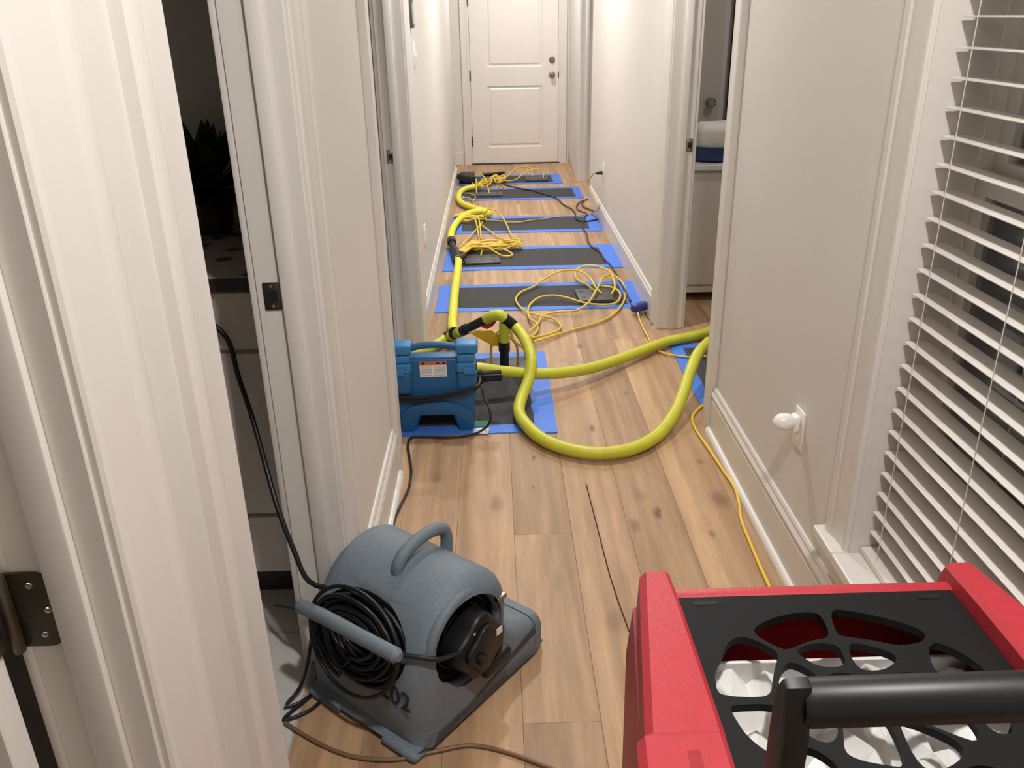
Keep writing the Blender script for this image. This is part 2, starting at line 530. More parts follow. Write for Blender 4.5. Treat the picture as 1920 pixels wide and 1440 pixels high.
wall('wall_right_partition', [(RO, 2.6, 2.5, 2.58, 0, CEIL), (RO, 2.6, 5.7, 5.78, 0, CEIL), (RO, 2.6, 7.0, 7.08, 0, CEIL)])
ceil = wall('ceiling', [(-2.4, 2.7, YB - .1, YF + .12, CEIL, CEIL + .1)], 'ceiling')

# floor: dark bed with oak boards laid on it, pale tile in the left rooms
floor = structure('floor', 'oak plank floor of the hall with knots and a long split')
mk('subfloor', bx(-.497, 2.7, YB, YF + .12, -.06, -.006), 'joint', floor)
PW = .184
PX0 = .034
def plank_row(x0, ya, yb, joints):
    ys = [ya] + [j for j in joints if ya + .1 < j < yb - .1] + [yb]
    for a, b in zip(ys, ys[1:]):
        bm = bx(max(x0, -.496) + .0003, x0 + PW - .0003, a + .0003, b - .0003, -.014, 0)
        es = [e for e in bm.edges if all(v.co.z > -.001 for v in e.verts)]
        bmesh.ops.bevel(bm, geom=es, offset=.0006, segments=1, affect='EDGES')
        org = Vector((x0 + PW / 2, (a + b) / 2, 0))
        mk('plank', bm, 'oak', floor)
rnd = random.Random(21)
for k in range(-3, 9):
    x0 = PX0 + PW * k
    if x0 > .86:
        spans = [(2.58, 5.7), (7.08, 9.6)]
    else:
        spans = [(YB, YF)]
    js = []
    y = YB + rnd.uniform(.3, 1.2)
    while y < YF:
        js.append(y); y += rnd.uniform(.9, 1.9)
    if k == 0: js = [-.4, .52, 1.493, 2.277, 4.35, 6.1, 7.4, 8.9]
    if k == 1: js = [-.3, 1.15, 3.72, 5.2, 7.0, 8.2]
    if k == 2: js = [-.6, .9, 3.55, 5.25, 6.3, 8.0]
    if k == 3: js = [-.1, 1.7, 4.02, 5.3, 7.3, 8.6]
    if k == -1: js = [-.7, .8, 4.2, 5.6, 7.2, 8.5]
    if k == -2: js = [-.2, 1.35, 3.95, 5.15, 6.6, 8.1]
    for (a, b) in spans: plank_row(x0, a, b, js)
# long split in one board
bm = B()
pts = [(.2955, 2.58), (.299, 2.45), (.303, 2.3), (.306, 2.17), (.310, 2.05), (.318, 1.93), (.330, 1.80)]
for (xa, ya), (xb, yb) in zip(pts, pts[1:]):
    v = [bm.verts.new(c) for c in [(xa - .0022, ya, .0004), (xa + .0022, ya, .0004), (xb + .0022, yb, .0004), (xb - .0022, yb, .0004)]]
    bm.faces.new(v)
mk('split', bm, 'crack', floor)
tf = structure('floor_side_rooms', 'pale tile floor of the rooms on the left')
mk('tile_bed', bx(-2.3, -.497, YB, YF, -.06, -.004), 'labelgrey', tf)
tx = -2.3
while tx < -.51:
    ty = .94
    while ty < 2.5:
        mk('floor_tile', bx(tx + .002, min(tx + .448, -.4975), ty + .002, min(ty + .448, 2.52), -.01, -.001), 'tile', tf)
        ty += .45
    tx += .45
mk('tile_field', bx(-2.3, -.4975, -1.5, .86, -.01, -.001), 'tile', tf)
mk('tile_field', bx(-2.3, -.4975, 2.6, YF, -.01, -.001), 'tile', tf)

# ------------------------------------------------------------------ door frames
def casing_profile(W):
    return [(0, 0), (0, .009), (.003, .013), (.010, .0148), (.020, .0125), (.58 * W, .0165), (.70 * W, .0175), (.75 * W, .0215),
            (.80 * W, .0225), (.93 * W, .0225), (.98 * W, .020), (W, .016), (W, 0)]

def casing_leg(parent, xf, sx, yedge, sy, W, z0=0.0, z1=2.06, name='casing'):
    """xf wall face, sx side pointing into the hall, yedge inner edge, sy outward direction along y"""
    pts = [(xf + sx * t, yedge + sy * w) for w, t in casing_profile(W)]
    return mk(name, prism(B(), pts, 'z', z0, z1), 'trim', parent, smooth=True, angle=25)

def casing_head(parent, xf, sx, ya, yb, W, z, name='casing_head'):
    pts = [(xf + sx * t, z + w) for w, t in casing_profile(W)]
    return mk(name, prism(B(), pts, 'y', ya, yb), 'trim', parent, smooth=True, angle=25)

def strike(parent, x0, x1, y, sy, z, material, lip):
    """strike plate on a jamb facing sy, between x0 and x1"""
    s = mk('strike_plate', bx(x0, x1, y, y + sy * .003, z - .030, z + .030, .0025), material, parent, smooth=True)
    xc = (x0 + x1) / 2
    mk('latch_hole', bx(xc - .006, xc + .012, y + sy * .0028, y + sy * .0036, z - .013, z + .013), 'blacksoft', s)
    for dz in (-.022, .022):
        mk('screw', lathe(B(), [(.004, 0), (.003, .0012), (0, .0014)], (xc, y + sy * .0028, z + dz), (0, sy, 0), 12), 'chrome', s)
    return s

def doorway(name, label, side, y0, y1, cw, depth=.12, stop=(.058, .092), room_casing=True, near_casing=True, far_casing=True):
    xf = XL if side < 0 else XR
    sx = 1 if side < 0 else -1           # into the hall
    xo = xf - sx * depth                 # room side
    d = structure(name, label, (xf, (y0 + y1) / 2, 0))
    xa, xb = sorted((xf + sx * .002, xo - sx * .002))
    mk('jamb', bx(xa, xb, y1, y1 + .02, 0, 2.04, .0015, 1), 'trim', d)
    mk('jamb', bx(xa, xb, y0 - .02, y0, 0, 2.04, .0015, 1), 'trim', d)
    mk('head_jamb', bx(xa, xb, y0 - .02, y1 + .02, 2.04, 2.06), 'trim', d)
    if stop:
        sa, sb = sorted((xf - sx * stop[0], xf - sx * stop[1]))
        mk('stop', bx(sa, sb, y1 - .012, y1, 0, 2.04, .003), 'trim', d, smooth=True)
        mk('stop', bx(sa, sb, y0, y0 + .012, 0, 2.04, .003), 'trim', d, smooth=True)
        mk('stop', bx(sa, sb, y0 + .012, y1 - .012, 2.028, 2.04), 'trim', d)
    if near_casing: casing_leg(d, xf, sx, y0 - .004, -1, cw)
    if far_casing: casing_leg(d, xf, sx, y1 + .004, 1, cw)
    casing_head(d, xf, sx, y0 - cw, y1 + cw, cw, 2.045)
    if room_casing:
        ra, rb = sorted((xo, xo - sx * .018))
        mk('casing_room_side', bx(ra, rb, y1 + .004, y1 + .10, 0, 2.06, .004), 'trim', d, smooth=True)
        mk('casing_room_side', bx(ra, rb, y0 - .10, y0 - .004, 0, 2.06, .004), 'trim', d, smooth=True)
    return d

d_near = doorway('door_1', 'nearest left door frame with pewter hinge', -1, -.1, .695, .120, depth=.098, stop=(.028, .062))
d_bath = doorway('door_2', 'second left door frame opening on the dark bathroom', -1, 1.067, 1.72, .125, stop=(.037, .068))
d_left = doorway('door_3', 'third left door frame behind the blue machine', -1, 2.83, 4.0, .14, stop=(.045, .08))
d_right = doorway('door_4', 'right door frame that the yellow hose runs through', 1, 3.09, 4.15, .115, stop=(.05, .085))
d_rfar = doorway('door_5', 'far right door frame near the front door', 1, 7.45, 8.45, .10, stop=(.05, .085), far_casing=False, near_casing=False)
strike(d_bath, -.4925, -.457, 1.72, -1, .985, 'bronze', -1)
strike(d_left, -.493, -.466, 4.0, -1, .93, 'metal', -1)
strike(d_right, .922, .953, 4.15, -1, .932, 'metal', -1)

# nearest left door, swung open into its room on three hinges
slab_door = mk('door_6', bx(-1.27, -.508, .650, .685, .012, 2.03, .002, 1), 'door')
slab_door['kind'] = 'structure'; slab_door['label'] = 'white door at the extreme left swung open on a pewter hinge'
for hz in (.28, .985, 1.80):
    h = mk('hinge', lathe(B(), [(.0055, -.046), (.0065, -.044), (.0065, .044), (.0055, .046)], (-.491, .6860, hz), (0, 0, 1), 12), 'hinge', slab_door, smooth=True)
    # leaf on the jamb face (facing the camera) and leaf on the door edge
    def leaf(w, rr=.014):
        pts = [(0, -.0445), (w - rr, -.0445)]
        for k in range(1, 6):
            a = -math.pi / 2 + k * math.pi / 10
            pts.append((w - rr + rr * math.cos(a), -.0445 + rr + rr * math.sin(a)))
        for k in range(0, 6):
            a = k * math.pi / 10
            pts.append((w - rr + rr * math.cos(a), .0445 - rr + rr * math.sin(a)))
        pts.append((0, .0445))
        return pts
    lf = mk('hinge_leaf', prism(B(), [(-.491 + p[0], hz + p[1]) for p in leaf(.044)], 'y', .6915, .6948), 'hinge', h)
    for (sx_, sz_) in ((.02, .03), (.032, 0.0), (.022, -.03)):
        mk('screw', lathe(B(), [(.0038, 0), (.003, .0012), (0, .0014)], (-.491 + sx_ + .004, .6915, hz + sz_), (0, -1, 0), 12), 'chrome', h)
    le = mk('hinge_leaf', prism(B(), [(.6860 - p[0] * .8, hz + p[1]) for p in leaf(.044)], 'x', -.508, -.505), 'hinge', h)
    for (sy_, sz_) in ((.012, .03), (.022, 0.0), (.014, -.03)):
        mk('screw', lathe(B(), [(.0038, 0), (.003, .0012), (0, .0014)], (-.505, .6860 - sy_, hz + sz_), (1, 0, 0), 12), 'chrome', h)

# ------------------------------------------------------------------ baseboards
def baseboard(name, side, ya, yb, h=.19, shoe=True, label=None):
    xf = XL if side < 0 else XR
    sx = 1 if side < 0 else -1
    prof = [(0, 0), (.014, 0), (.014, .135), (.011, .140), (.011, .147), (.016, .152), (.017, .160), (.013, .167), (.010, .172), (.010, .182), (.006, .19), (0, .19)]
    pts = [(xf + sx * a, b * h / .19) for a, b in prof]
    o = mk(name, prism(B(), pts, 'y', ya, yb), 'trim', smooth=True, angle=25)
    o['kind'] = 'structure'
    if label: o['label'] = label
    if shoe:
        q = [(0, 0)] + [(.018 * math.cos(t * math.pi / 12), .020 * math.sin(t * math.pi / 12)) for t in range(7)]
        x1 = xf + sx * .014
        mk('shoe_molding', prism(B(), [(x1 + sx * a, b) for a, b in q], 'y', ya, yb), 'trim', o, smooth=True)
    return o
baseboard('baseboard_left', -1, 1.850, 2.685, label='white molded baseboard left of the grey fan')
baseboard('baseboard_left', -1, 4.15, 8.6, h=.15, shoe=False)
baseboard('baseboard_left', -1, .826, .941, shoe=False)
baseboard('baseboard_right', 1, YB, 2.965, label='white molded baseboard with shoe strip on the near right')
baseboard('baseboard_right', 1, 4.27, 7.40, h=.15, shoe=False)

# ------------------------------------------------------------------ front door at the end of the hall
fd = structure('door_7', 'white two panel front door at the end of the hall', (.239, YF, 0))
DX0, DX1 = -.229, .707
P1, P2 = (-.062, .542, 1.010, 1.88), (-.048, .540, .182, .822)
bm = B()
y0, y1 = YF - .004, YF + .036
box(bm, DX0, -.055, y0, y1, .014, 2.03); box(bm, .541, DX1, y0, y1, .014, 2.03)
box(bm, -.055, .541, y0, y1, .014, .182); box(bm, -.055, .541, y0, y1, .822, 1.010); box(bm, -.055, .541, y0, y1, 1.88, 2.03)
slab = mk('door_slab', bm, 'door', fd)
for (a, b, c, d) in ((-.055, .541, 1.010, 1.88), (-.055, .541, .182, .822)):
    bm = B()
    def ring(i, yy): return [bm.verts.new(p) for p in ((a + i, yy, c + i), (b - i, yy, c + i), (b - i, yy, d - i), (a + i, yy, d - i))]
    r = [ring(0, y0), ring(.008, y0 + .012), ring(.022, y0 + .014), ring(.040, y0 + .004)]
    for A_, B_ in zip(r, r[1:]):
        for k in range(4): bm.faces.new((A_[k], A_[(k + 1) % 4], B_[(k + 1) % 4], B_[k]))
    bm.faces.new(r[-1])
    mk('door_panel', bm, 'door', fd)
mk('threshold', bx(DX0 - .02, DX1 + .02, YF - .02, YF + .06, 0, .012), 'threshold', fd)
for (x, z, r, nm) in ((.643, .925, .028, 'door_knob'), (.643, 1.075, .026, 'deadbolt')):
    prof = [(r + .006, 0), (r + .006, .006), (.012, .010), (.012, .026), (r * .8, .034), (r, .045), (r * .85, .058), (0, .062)] if nm == 'door_knob' else [(r + .006, 0), (r + .006, .008), (r * .8, .018), (r * .75, .024), (0, .025)]
    mk(nm, lathe(B(), prof, (x, y0, z), (0, -1, 0), 24), 'metal', fd, smooth=True)
mk('latch_plate', bx(DX1 - .002, DX1 + .012, y0 - .003, y0 + .01, .895, .955), 'bronze', fd)
for hz in (.25, .93, 1.66):
    mk('hinge', lathe(B(), [(.008, -.05), (.008, .05)], (DX0 - .004, y0 - .006, hz), (0, 0, 1), 10), 'hinge', fd)
mk('jamb', bx(DX0 - .021, DX0 - .003, y0 - .002, YF + .12, 0, 2.05), 'trim', fd)
mk('jamb', bx(DX1 + .003, DX1 + .021, y0 - .002, YF + .12, 0, 2.05), 'trim', fd)
for (xe, s) in ((DX0 - .010, -1), (DX1 + .010, 1)):
    pts = [(xe + s * w, YF - t) for w, t in casing_profile(.085)]
    mk('casing', prism(B(), pts, 'z', 0, 2.14), 'trim', fd, smooth=True, angle=25)
mk('wall_base_vent', bx(-.43, -.345, YF - .02, YF, 0, .14, .004), 'trim', fd)
# stripped wall foot by the front door, stained by water
bm = prism(B(), [(8.62, .0), (9.56, .0), (9.56, .11), (9.45, .17), (9.30, .08), (9.12, .05), (8.9, .03), (8.7, .012)], 'x', XR - .0135, XR - .0115)
st_ = mk('trim_1', bm, 'stain'); st_['kind'] = 'structure'; st_['label'] = 'brown damp stain along the foot of the far right wall'

# ------------------------------------------------------------------ window
win = structure('window_1', 'white cased window behind the blind on the right', (XR, 1.05, WZ0))
CY0, CY1 = .40, 1.690
mk('jamb_liner', bx(XR - .002, RW, CY1, WY1, WZ0, WZ1), 'trim', win)
mk('jamb_liner', bx(XR - .002, RW, WY0, CY0, WZ0, WZ1), 'trim', win)
mk('jamb_liner', bx(XR - .002, RW, CY0, CY1, WZ1 - .02, WZ1), 'trim', win)
casing_leg(win, XR, -1, CY1 + .004, 1, .108, .315, 2.2)
casing_leg(win, XR, -1, CY0 - .004, -1, .108, .315, 2.2)
casing_head(win, XR, -1, CY0 - .11, CY1 + .11, .108, 2.11)
bm = B(); box(bm, XR - .045, RW, CY0, CY1, .287, .315, .004); box(bm, XR - .045, XR, CY1, CY1 + .125, .287, .315, .004); box(bm, XR - .045, XR, CY0 - .125, CY0, .287, .315, .004)
mk('window_stool', bm, 'trim', win)
mk('apron', prism(B(), [(XR - t, .287 - .08 + w * .08 / .1) for w, t in [(0, 0), (0, .012), (.1, .016), (.1, 0)]], 'y', CY0 - .1, CY1 + .1), 'trim', win)
FX0, FX1 = RW - .037, RW - .003
def sash(z0, z1, xo):
    s = mk('sash', (lambda b: (box(b, FX0 + xo, FX1 + xo, CY0, CY0 + .055, z0, z1, .002), box(b, FX0 + xo, FX1 + xo, CY1 - .042, CY1, z0, z1, .002),
                   box(b, FX0 + xo, FX1 + xo, CY0 + .055, CY1 - .042, z0, z0 + .06, .002), box(b, FX0 + xo, FX1 + xo, CY0 + .055, CY1 - .042, z1 - .045, z1, .002), b)[-1])(B()), 'sash', win)
    mk('pane', bx(FX0 + .018 + xo, FX0 + .024 + xo, CY0 + .05, CY1 - .038, z0 + .055, z1 - .04), 'glass', s)
    mk('muntin', bx(FX0 + .008 + xo, FX0 + .034 + xo, .96, .985, z0 + .06, z1 - .045), 'sash', s)
sash(.315, 1.22, 0.0)
sash(1.18, 2.10, .03)

# ------------------------------------------------------------------ ceiling lamps
for i, (lx, ly, lw) in enumerate(LAMPS):
    where = ['above the photographer', 'above the blue machine', 'above the middle of the hall', 'above the front door end', 'added to brighten the room beyond the right doorway'][i]
    t = thing('recessed_lamp', 'round white recessed ceiling lamp ' + where, 'lamp', (lx, ly, CEIL - .012), group='recessed ceiling lamps')
    mk('trim_ring', lathe(B(), [(.095, 0), (.095, -.004), (.075, -.012), (.070, -.004), (.070, 0)], (lx, ly, CEIL - .0005), (0, 0, 1), 32), 'plate', t, smooth=True)
    mk('lens', lathe(B(), [(.069, 0), (.069, .002)], (lx, ly, CEIL - .006), (0, 0, 1), 32), 'lens', t)
    ld = bpy.data.lights.new('lamp_light', 'AREA')
    ld.shape = 'DISK'; ld.size = .13; ld.energy = lw; ld.color = LAMP_COLOR
    lo = bpy.data.objects.new('lamp_light', ld)
    lo.matrix_basis = Matrix.Translation((lx, ly, CEIL - .016))
    put(lo, t)

# ------------------------------------------------------------------ paths of hoses, tubes and cords (metres)
HOSE_A = [(1.146, 4.100, 0.030), (1.037, 3.988, 0.030), (0.826, 3.875, 0.032), (0.613, 3.685, 0.040), (0.391, 3.488, 0.060), (0.193, 3.374, 0.090), (0.008, 3.320, 0.130), (-0.071, 3.307, 0.150), (-0.127, 3.310, 0.155)]
HOSE_LOOP = [(0.074, 3.623, 0.225), (0.117, 3.474, 0.210), (0.138, 3.365, 0.160), (0.123, 3.291, 0.100), (0.090, 3.211, 0.055), (0.075, 3.104, 0.040), (0.103, 2.984, 0.036), (0.164, 2.869, 0.030), (0.249, 2.790, 0.030), (0.354, 2.751, 0.030), (0.476, 2.773, 0.030), (0.594, 2.875, 0.030), (0.684, 3.007, 0.050), (0.746, 3.131, 0.085), (0.802, 3.269, 0.120), (0.864, 3.403, 0.150), (0.946, 3.535, 0.160)]
HOSE_UP = [(-0.215, 3.886, 0.100), (-0.238, 4.144, 0.050), (-0.246, 4.426, 0.035), (-0.250, 4.795, 0.035), (-0.249, 5.160, 0.035), (-0.251, 5.425, 0.040), (-0.253, 5.471, 0.050)]
COUP1 = [(-0.252, 5.454, 0.050), (-0.268, 5.592, 0.050), (-0.292, 5.737, 0.050), (-0.311, 5.869, 0.050), (-0.320, 5.967, 0.050)]
HOSE_MID = [(-0.327, 6.008, 0.040), (-0.331, 6.194, 0.040), (-0.320, 6.426, 0.040), (-0.285, 6.673, 0.040), (-0.237, 6.851, 0.040), (-0.180, 6.940, 0.040), (-0.121, 6.956, 0.040), (-0.075, 6.919, 0.040), (-0.043, 6.841, 0.040)]
HOSE_FAR = [(-0.075, 6.927, 0.045), (-0.140, 7.034, 0.040), (-0.228, 7.201, 0.035), (-0.299, 7.372, 0.035), (-0.324, 7.595, 0.035), (-0.310, 7.853, 0.035), (-0.257, 8.011, 0.035), (-0.185, 8.059, 0.040), (-0.121, 8.027, 0.060)]
WAND_L = [(-0.260, 4.000, 0.039), (-0.218, 3.930, 0.075), (-0.174, 3.800, 0.141)]
WAND_TUBE = [(-0.168, 3.780, 0.151), (-0.109, 3.700, 0.207), (-0.053, 3.640, 0.255)]
ELBOW = [(-0.056, 3.640, 0.253), (-0.021, 3.620, 0.277), (0.010, 3.610, 0.282), (0.029, 3.610, 0.266)]
WAND_TUBE2 = [(0.022, 3.610, 0.274), (0.046, 3.610, 0.253), (0.072, 3.610, 0.230)]
HOSE_BACK = [(-0.252, 4.007, 0.042), (-0.289, 3.942, 0.036), (-0.338, 3.873, 0.030), (-0.401, 3.820, 0.030), (-0.464, 3.803, 0.030)]
TUBE1 = [(0.603, 4.691, 0.030), (0.571, 4.727, 0.060), (0.554, 4.824, 0.080), (0.526, 4.939, 0.080), (0.480, 5.051, 0.070), (0.393, 5.099, 0.050), (0.307, 5.042, 0.030), (0.217, 4.886, 0.020), (0.141, 4.786, 0.020), (0.106, 4.660, 0.020), (0.118, 4.537, 0.020), (0.155, 4.429, 0.020), (0.221, 4.356, 0.020), (0.297, 4.296, 0.020), (0.328, 4.187, 0.020), (0.305, 4.107, 0.020), (0.246, 4.051, 0.020), (0.175, 3.990, 0.030), (0.119, 3.931, 0.050)]
TUBE2 = [(0.575, 4.751, 0.020), (0.540, 4.901, 0.020), (0.500, 4.989, 0.020), (0.489, 5.100, 0.030), (0.516, 5.164, 0.050), (0.577, 5.185, 0.060), (0.640, 5.149, 0.060), (0.698, 5.073, 0.050), (0.706, 4.947, 0.040), (0.691, 4.772, 0.035), (0.659, 4.674, 0.030)]
TUBE3 = [(0.620, 4.835, 0.030), (0.677, 4.787, 0.035), (0.710, 4.709, 0.030), (0.695, 4.602, 0.020), (0.651, 4.525, 0.020), (0.581, 4.514, 0.020), (0.488, 4.557, 0.020), (0.403, 4.618, 0.030), (0.322, 4.659, 0.035), (0.244, 4.643, 0.030), (0.186, 4.556, 0.020), (0.166, 4.417, 0.020), (0.174, 4.265, 0.030), (0.202, 4.199, 0.030), (0.203, 4.134, 0.020), (0.177, 4.029, 0.030), (0.125, 3.894, 0.060)]
TUBE4 = [(0.172, 3.924, 0.030), (0.346, 4.106, 0.012), (0.559, 4.267, 0.012), (0.670, 4.449, 0.012), (0.746, 4.711, 0.012), (0.757, 4.953, 0.020), (0.721, 5.052, 0.030), (0.665, 5.007, 0.040), (0.584, 4.732, 0.050), (0.491, 4.441, 0.050), (0.436, 4.401, 0.030), (0.319, 4.405, 0.020), (0.242, 4.344, 0.020), (0.213, 4.209, 0.030), (0.148, 3.988, 0.060)]
TUBE5 = [(-0.088, 6.717, 0.030), (-0.081, 6.665, 0.090), (-0.050, 6.655, 0.120), (-0.006, 6.619, 0.120), (0.032, 6.613, 0.090), (0.069, 6.508, 0.060), (0.103, 6.282, 0.030), (0.127, 6.079, 0.020), (0.126, 5.973, 0.030)]
TUBE6 = [(-0.188, 6.687, 0.070), (-0.155, 6.531, 0.060), (-0.140, 6.372, 0.040), (-0.128, 6.171, 0.020), (-0.114, 5.899, 0.030), (-0.101, 5.773, 0.030), (-0.106, 5.633, 0.020)]
TUBE7 = [(-0.143, 6.662, 0.070), (-0.127, 6.553, 0.050), (-0.117, 6.339, 0.030), (-0.110, 6.061, 0.030)]
TUBE8 = [(-0.102, 6.600, 0.030), (-0.149, 6.360, 0.030), (-0.187, 6.170, 0.030), (-0.222, 5.965, 0.040), (-0.252, 5.701, 0.060)]
TUBE9 = [(-0.112, 6.505, 0.030), (-0.039, 6.320, 0.020), (0.030, 6.122, 0.020), (0.093, 5.992, 0.030), (0.136, 5.972, 0.030)]
LOOPOUT = [(-0.221, 5.604, 0.015), (-0.218, 5.691, 0.050), (-0.192, 5.756, 0.060), (-0.146, 5.767, 0.070), (-0.100, 5.779, 0.060), (-0.054, 5.722, 0.050), (-0.005, 5.674, 0.030), (0.043, 5.612, 0.020), (0.092, 5.601, 0.020), (0.108, 5.643, 0.020), (0.094, 5.665, 0.030), (0.053, 5.705, 0.040)]
WHITECORD = [(-0.084, 6.744, 0.015), (-0.022, 6.728, 0.015), (0.045, 6.691, 0.015), (0.110, 6.645, 0.015), (0.198, 6.646, 0.015), (0.289, 6.706, 0.015), (0.347, 6.756, 0.008), (0.514, 6.837, 0.008), (0.680, 6.870, 0.008), (0.774, 6.926, 0.008), (0.800, 6.717, 0.072), (0.790, 6.407, 0.164), (0.785, 6.337, 0.204), (0.780, 6.514, 0.215), (0.775, 6.777, 0.207), (0.770, 6.941, 0.225), (0.765, 6.943, 0.261), (0.760, 6.783, 0.324), (0.765, 6.603, 0.385), (0.785, 6.558, 0.407)]
BLACKCORD = [(-0.012, 8.333, 0.050), (0.065, 8.335, 0.012), (0.165, 8.170, 0.012), (0.251, 8.058, 0.012), (0.359, 7.933, 0.012), (0.471, 7.729, 0.012), (0.545, 7.580, 0.012), (0.593, 7.284, 0.012), (0.645, 7.088, 0.012), (0.657, 6.904, 0.012), (0.645, 6.708, 0.012), (0.699, 6.631, 0.012), (0.777, 6.661, 0.012), (0.819, 6.696, 0.012)]
BROWNCORD = [(0.829, 6.976, 0.012), (0.792, 7.068, 0.012), (0.755, 7.161, 0.012), (0.750, 7.300, 0.012), (0.778, 7.428, 0.012), (0.818, 7.485, 0.012)]
BROWNCORD2 = [(0.818, 7.485, 0.012), (0.750, 7.395, 0.012), (0.703, 7.259, 0.012), (0.691, 7.078, 0.012), (0.719, 6.988, 0.012), (0.751, 6.899, 0.012), (0.723, 6.797, 0.012), (0.693, 6.639, 0.012), (0.666, 6.394, 0.012), (0.677, 6.267, 0.012), (0.674, 6.128, 0.012), (0.663, 6.028, 0.012), (0.675, 5.834, 0.012), (0.714, 5.684, 0.012), (0.720, 5.509, 0.012), (0.743, 5.343, 0.012), (0.752, 5.156, 0.012), (0.757, 5.009, 0.012), (0.753, 4.763, 0.020), (0.749, 4.530, 0.030)]
TRICORD = [(0.758, 4.332, 0.030), (0.757, 4.276, 0.015), (0.757, 4.184, 0.010), (0.757, 4.082, 0.010), (0.759, 3.974, 0.010), (0.757, 3.852, 0.012), (0.796, 3.778, 0.012), (0.853, 3.739, 0.012), (0.924, 3.714, 0.012), (0.990, 3.723, 0.012)]
YELLOWCORD = [(0.885, 3.228, 0.008), (0.823, 3.157, 0.008), (0.778, 3.074, 0.008), (0.769, 2.982, 0.008), (0.782, 2.797, 0.008), (0.795, 2.626, 0.008), (0.803, 2.514, 0.008), (0.790, 2.411, 0.008), (0.771, 2.314, 0.008), (0.764, 2.202, 0.008), (0.759, 2.074, 0.008), (0.756, 1.954, 0.008), (0.754, 1.826, 0.008)]
FANCORD = [(-0.658, 1.950, 0.801), (-0.633, 1.900, 0.729), (-0.588, 1.820, 0.645), (-0.555, 1.760, 0.547), (-0.526, 1.705, 0.478), (-0.491, 1.665, 0.386), (-0.458, 1.640, 0.312)]
UNITCORD = [(-0.074, 3.160, 0.138), (-0.064, 3.100, 0.110), (-0.042, 3.000, 0.102), (-0.041, 2.981, 0.060), (-0.072, 2.988, 0.020), (-0.125, 2.969, 0.008), (-0.208, 2.955, 0.008), (-0.292, 2.964, 0.008), (-0.350, 2.963, 0.008), (-0.360, 2.910, 0.008), (-0.347, 2.810, 0.008), (-0.329, 2.687, 0.008), (-0.328, 2.574, 0.008), (-0.344, 2.469, 0.008), (-0.355, 2.393, 0.008), (-0.358, 2.308, 0.008), (-0.368, 2.205, 0.008)]
FARARC1 = [(0.065, 8.297, 0.060), (0.138, 8.446, 0.070), (0.198, 8.643, 0.090), (0.255, 8.682, 0.110), (0.312, 8.691, 0.110), (0.369, 8.716, 0.080), (0.386, 8.617, 0.030)]
FARARC2 = [(0.070, 8.323, 0.050), (0.147, 8.381, 0.030), (0.214, 8.465, 0.030), (0.284, 8.550, 0.060), (0.364, 8.605, 0.090), (0.431, 8.602, 0.100), (0.486, 8.605, 0.060), (0.482, 8.479, 0.030)]
FARTUBE1 = [(-0.143, 8.285, 0.130), (-0.110, 8.186, 0.120), (-0.084, 8.059, 0.100), (-0.069, 8.047, 0.050), (-0.052, 7.848, 0.015)]
FARTUBE2 = [(-0.179, 8.129, 0.100), (-0.167, 8.008, 0.080), (-0.170, 7.947, 0.050), (-0.167, 7.862, 0.015)]
FARLOOP = [(-0.285, 7.849, 0.020), (-0.244, 7.858, 0.020), (-0.196, 7.773, 0.020), (-0.177, 7.681, 0.020), (-0.187, 7.531, 0.020), (-0.192, 7.435, 0.020), (-0.183, 7.339, 0.020)]
FARLOOP2 = [(-0.298, 7.618, 0.020), (-0.259, 7.652, 0.020), (-0.218, 7.584, 0.020), (-0.191, 7.483, 0.020)]
FARCURL = [(0.033, 8.358, 0.050), (0.011, 8.391, 0.050), (0.015, 8.210, 0.050), (0.047, 8.192, 0.050), (0.062, 8.294, 0.050)]
FARCURL2 = [(0.064, 8.298, 0.012), (0.082, 8.237, 0.012), (0.072, 8.124, 0.012), (0.040, 8.071, 0.012)]
FARBLACK = [(-0.126, 8.586, 0.060), (-0.015, 8.604, 0.060), (0.097, 8.655, 0.060)]
FARBLACK2 = [(-0.344, 8.386, 0.080), (-0.273, 8.285, 0.080), (-0.196, 8.186, 0.080)]

# ------------------------------------------------------------------ window blind
blind = thing('window_blind', 'white faux wood blind with open horizontal slats in the right window', 'blind', (.897, 1.04, .3155))
SX0, SX1, SY0, SY1 = .872, .922, .412, 1.682
Z0S, PITCHS = .378, .0535
NS = 32
smesh = None
for i in range(NS):
    z = Z0S + PITCHS * i
    if smesh is None:
        prof = [(SX0, .0004), (SX0 + .0008, 0), (SX1 - .0008, 0), (SX1, .0004), (SX1, .0022), (SX1 - .0008, .0026), (SX0 + .0008, .0026), (SX0, .0022)]
        s = mk('slat', prism(B(), prof, 'y', SY0, SY1), 'slat', None)
        smesh = s.data
        COL.objects.unlink(s); bpy.data.objects.remove(s)
    s = bpy.data.objects.new('slat', smesh)
    s.matrix_basis = Matrix.Translation((0, 0, z))
    put(s, blind)
mk('bottom_rail', bx(SX0 - .014, SX1 + .004, SY0 - .004, SY1 + .004, .3155, .334, .003), 'slat', blind, smooth=True)
mk('head_rail', bx(SX0 - .01, SX1 + .01, SY0 - .005, SY1 + .003, 2.06, 2.098, .002), 'slat', blind)
for cy in (1.625, 1.352, .75):
    for cx in (SX0 - .0015, SX1 + .0015):
        mk('ladder_cord', tube_bm([(cx, cy, .33), (cx, cy, 1.2), (cx, cy, 2.07)], .0011, 6, .3), 'cordwhite', blind)

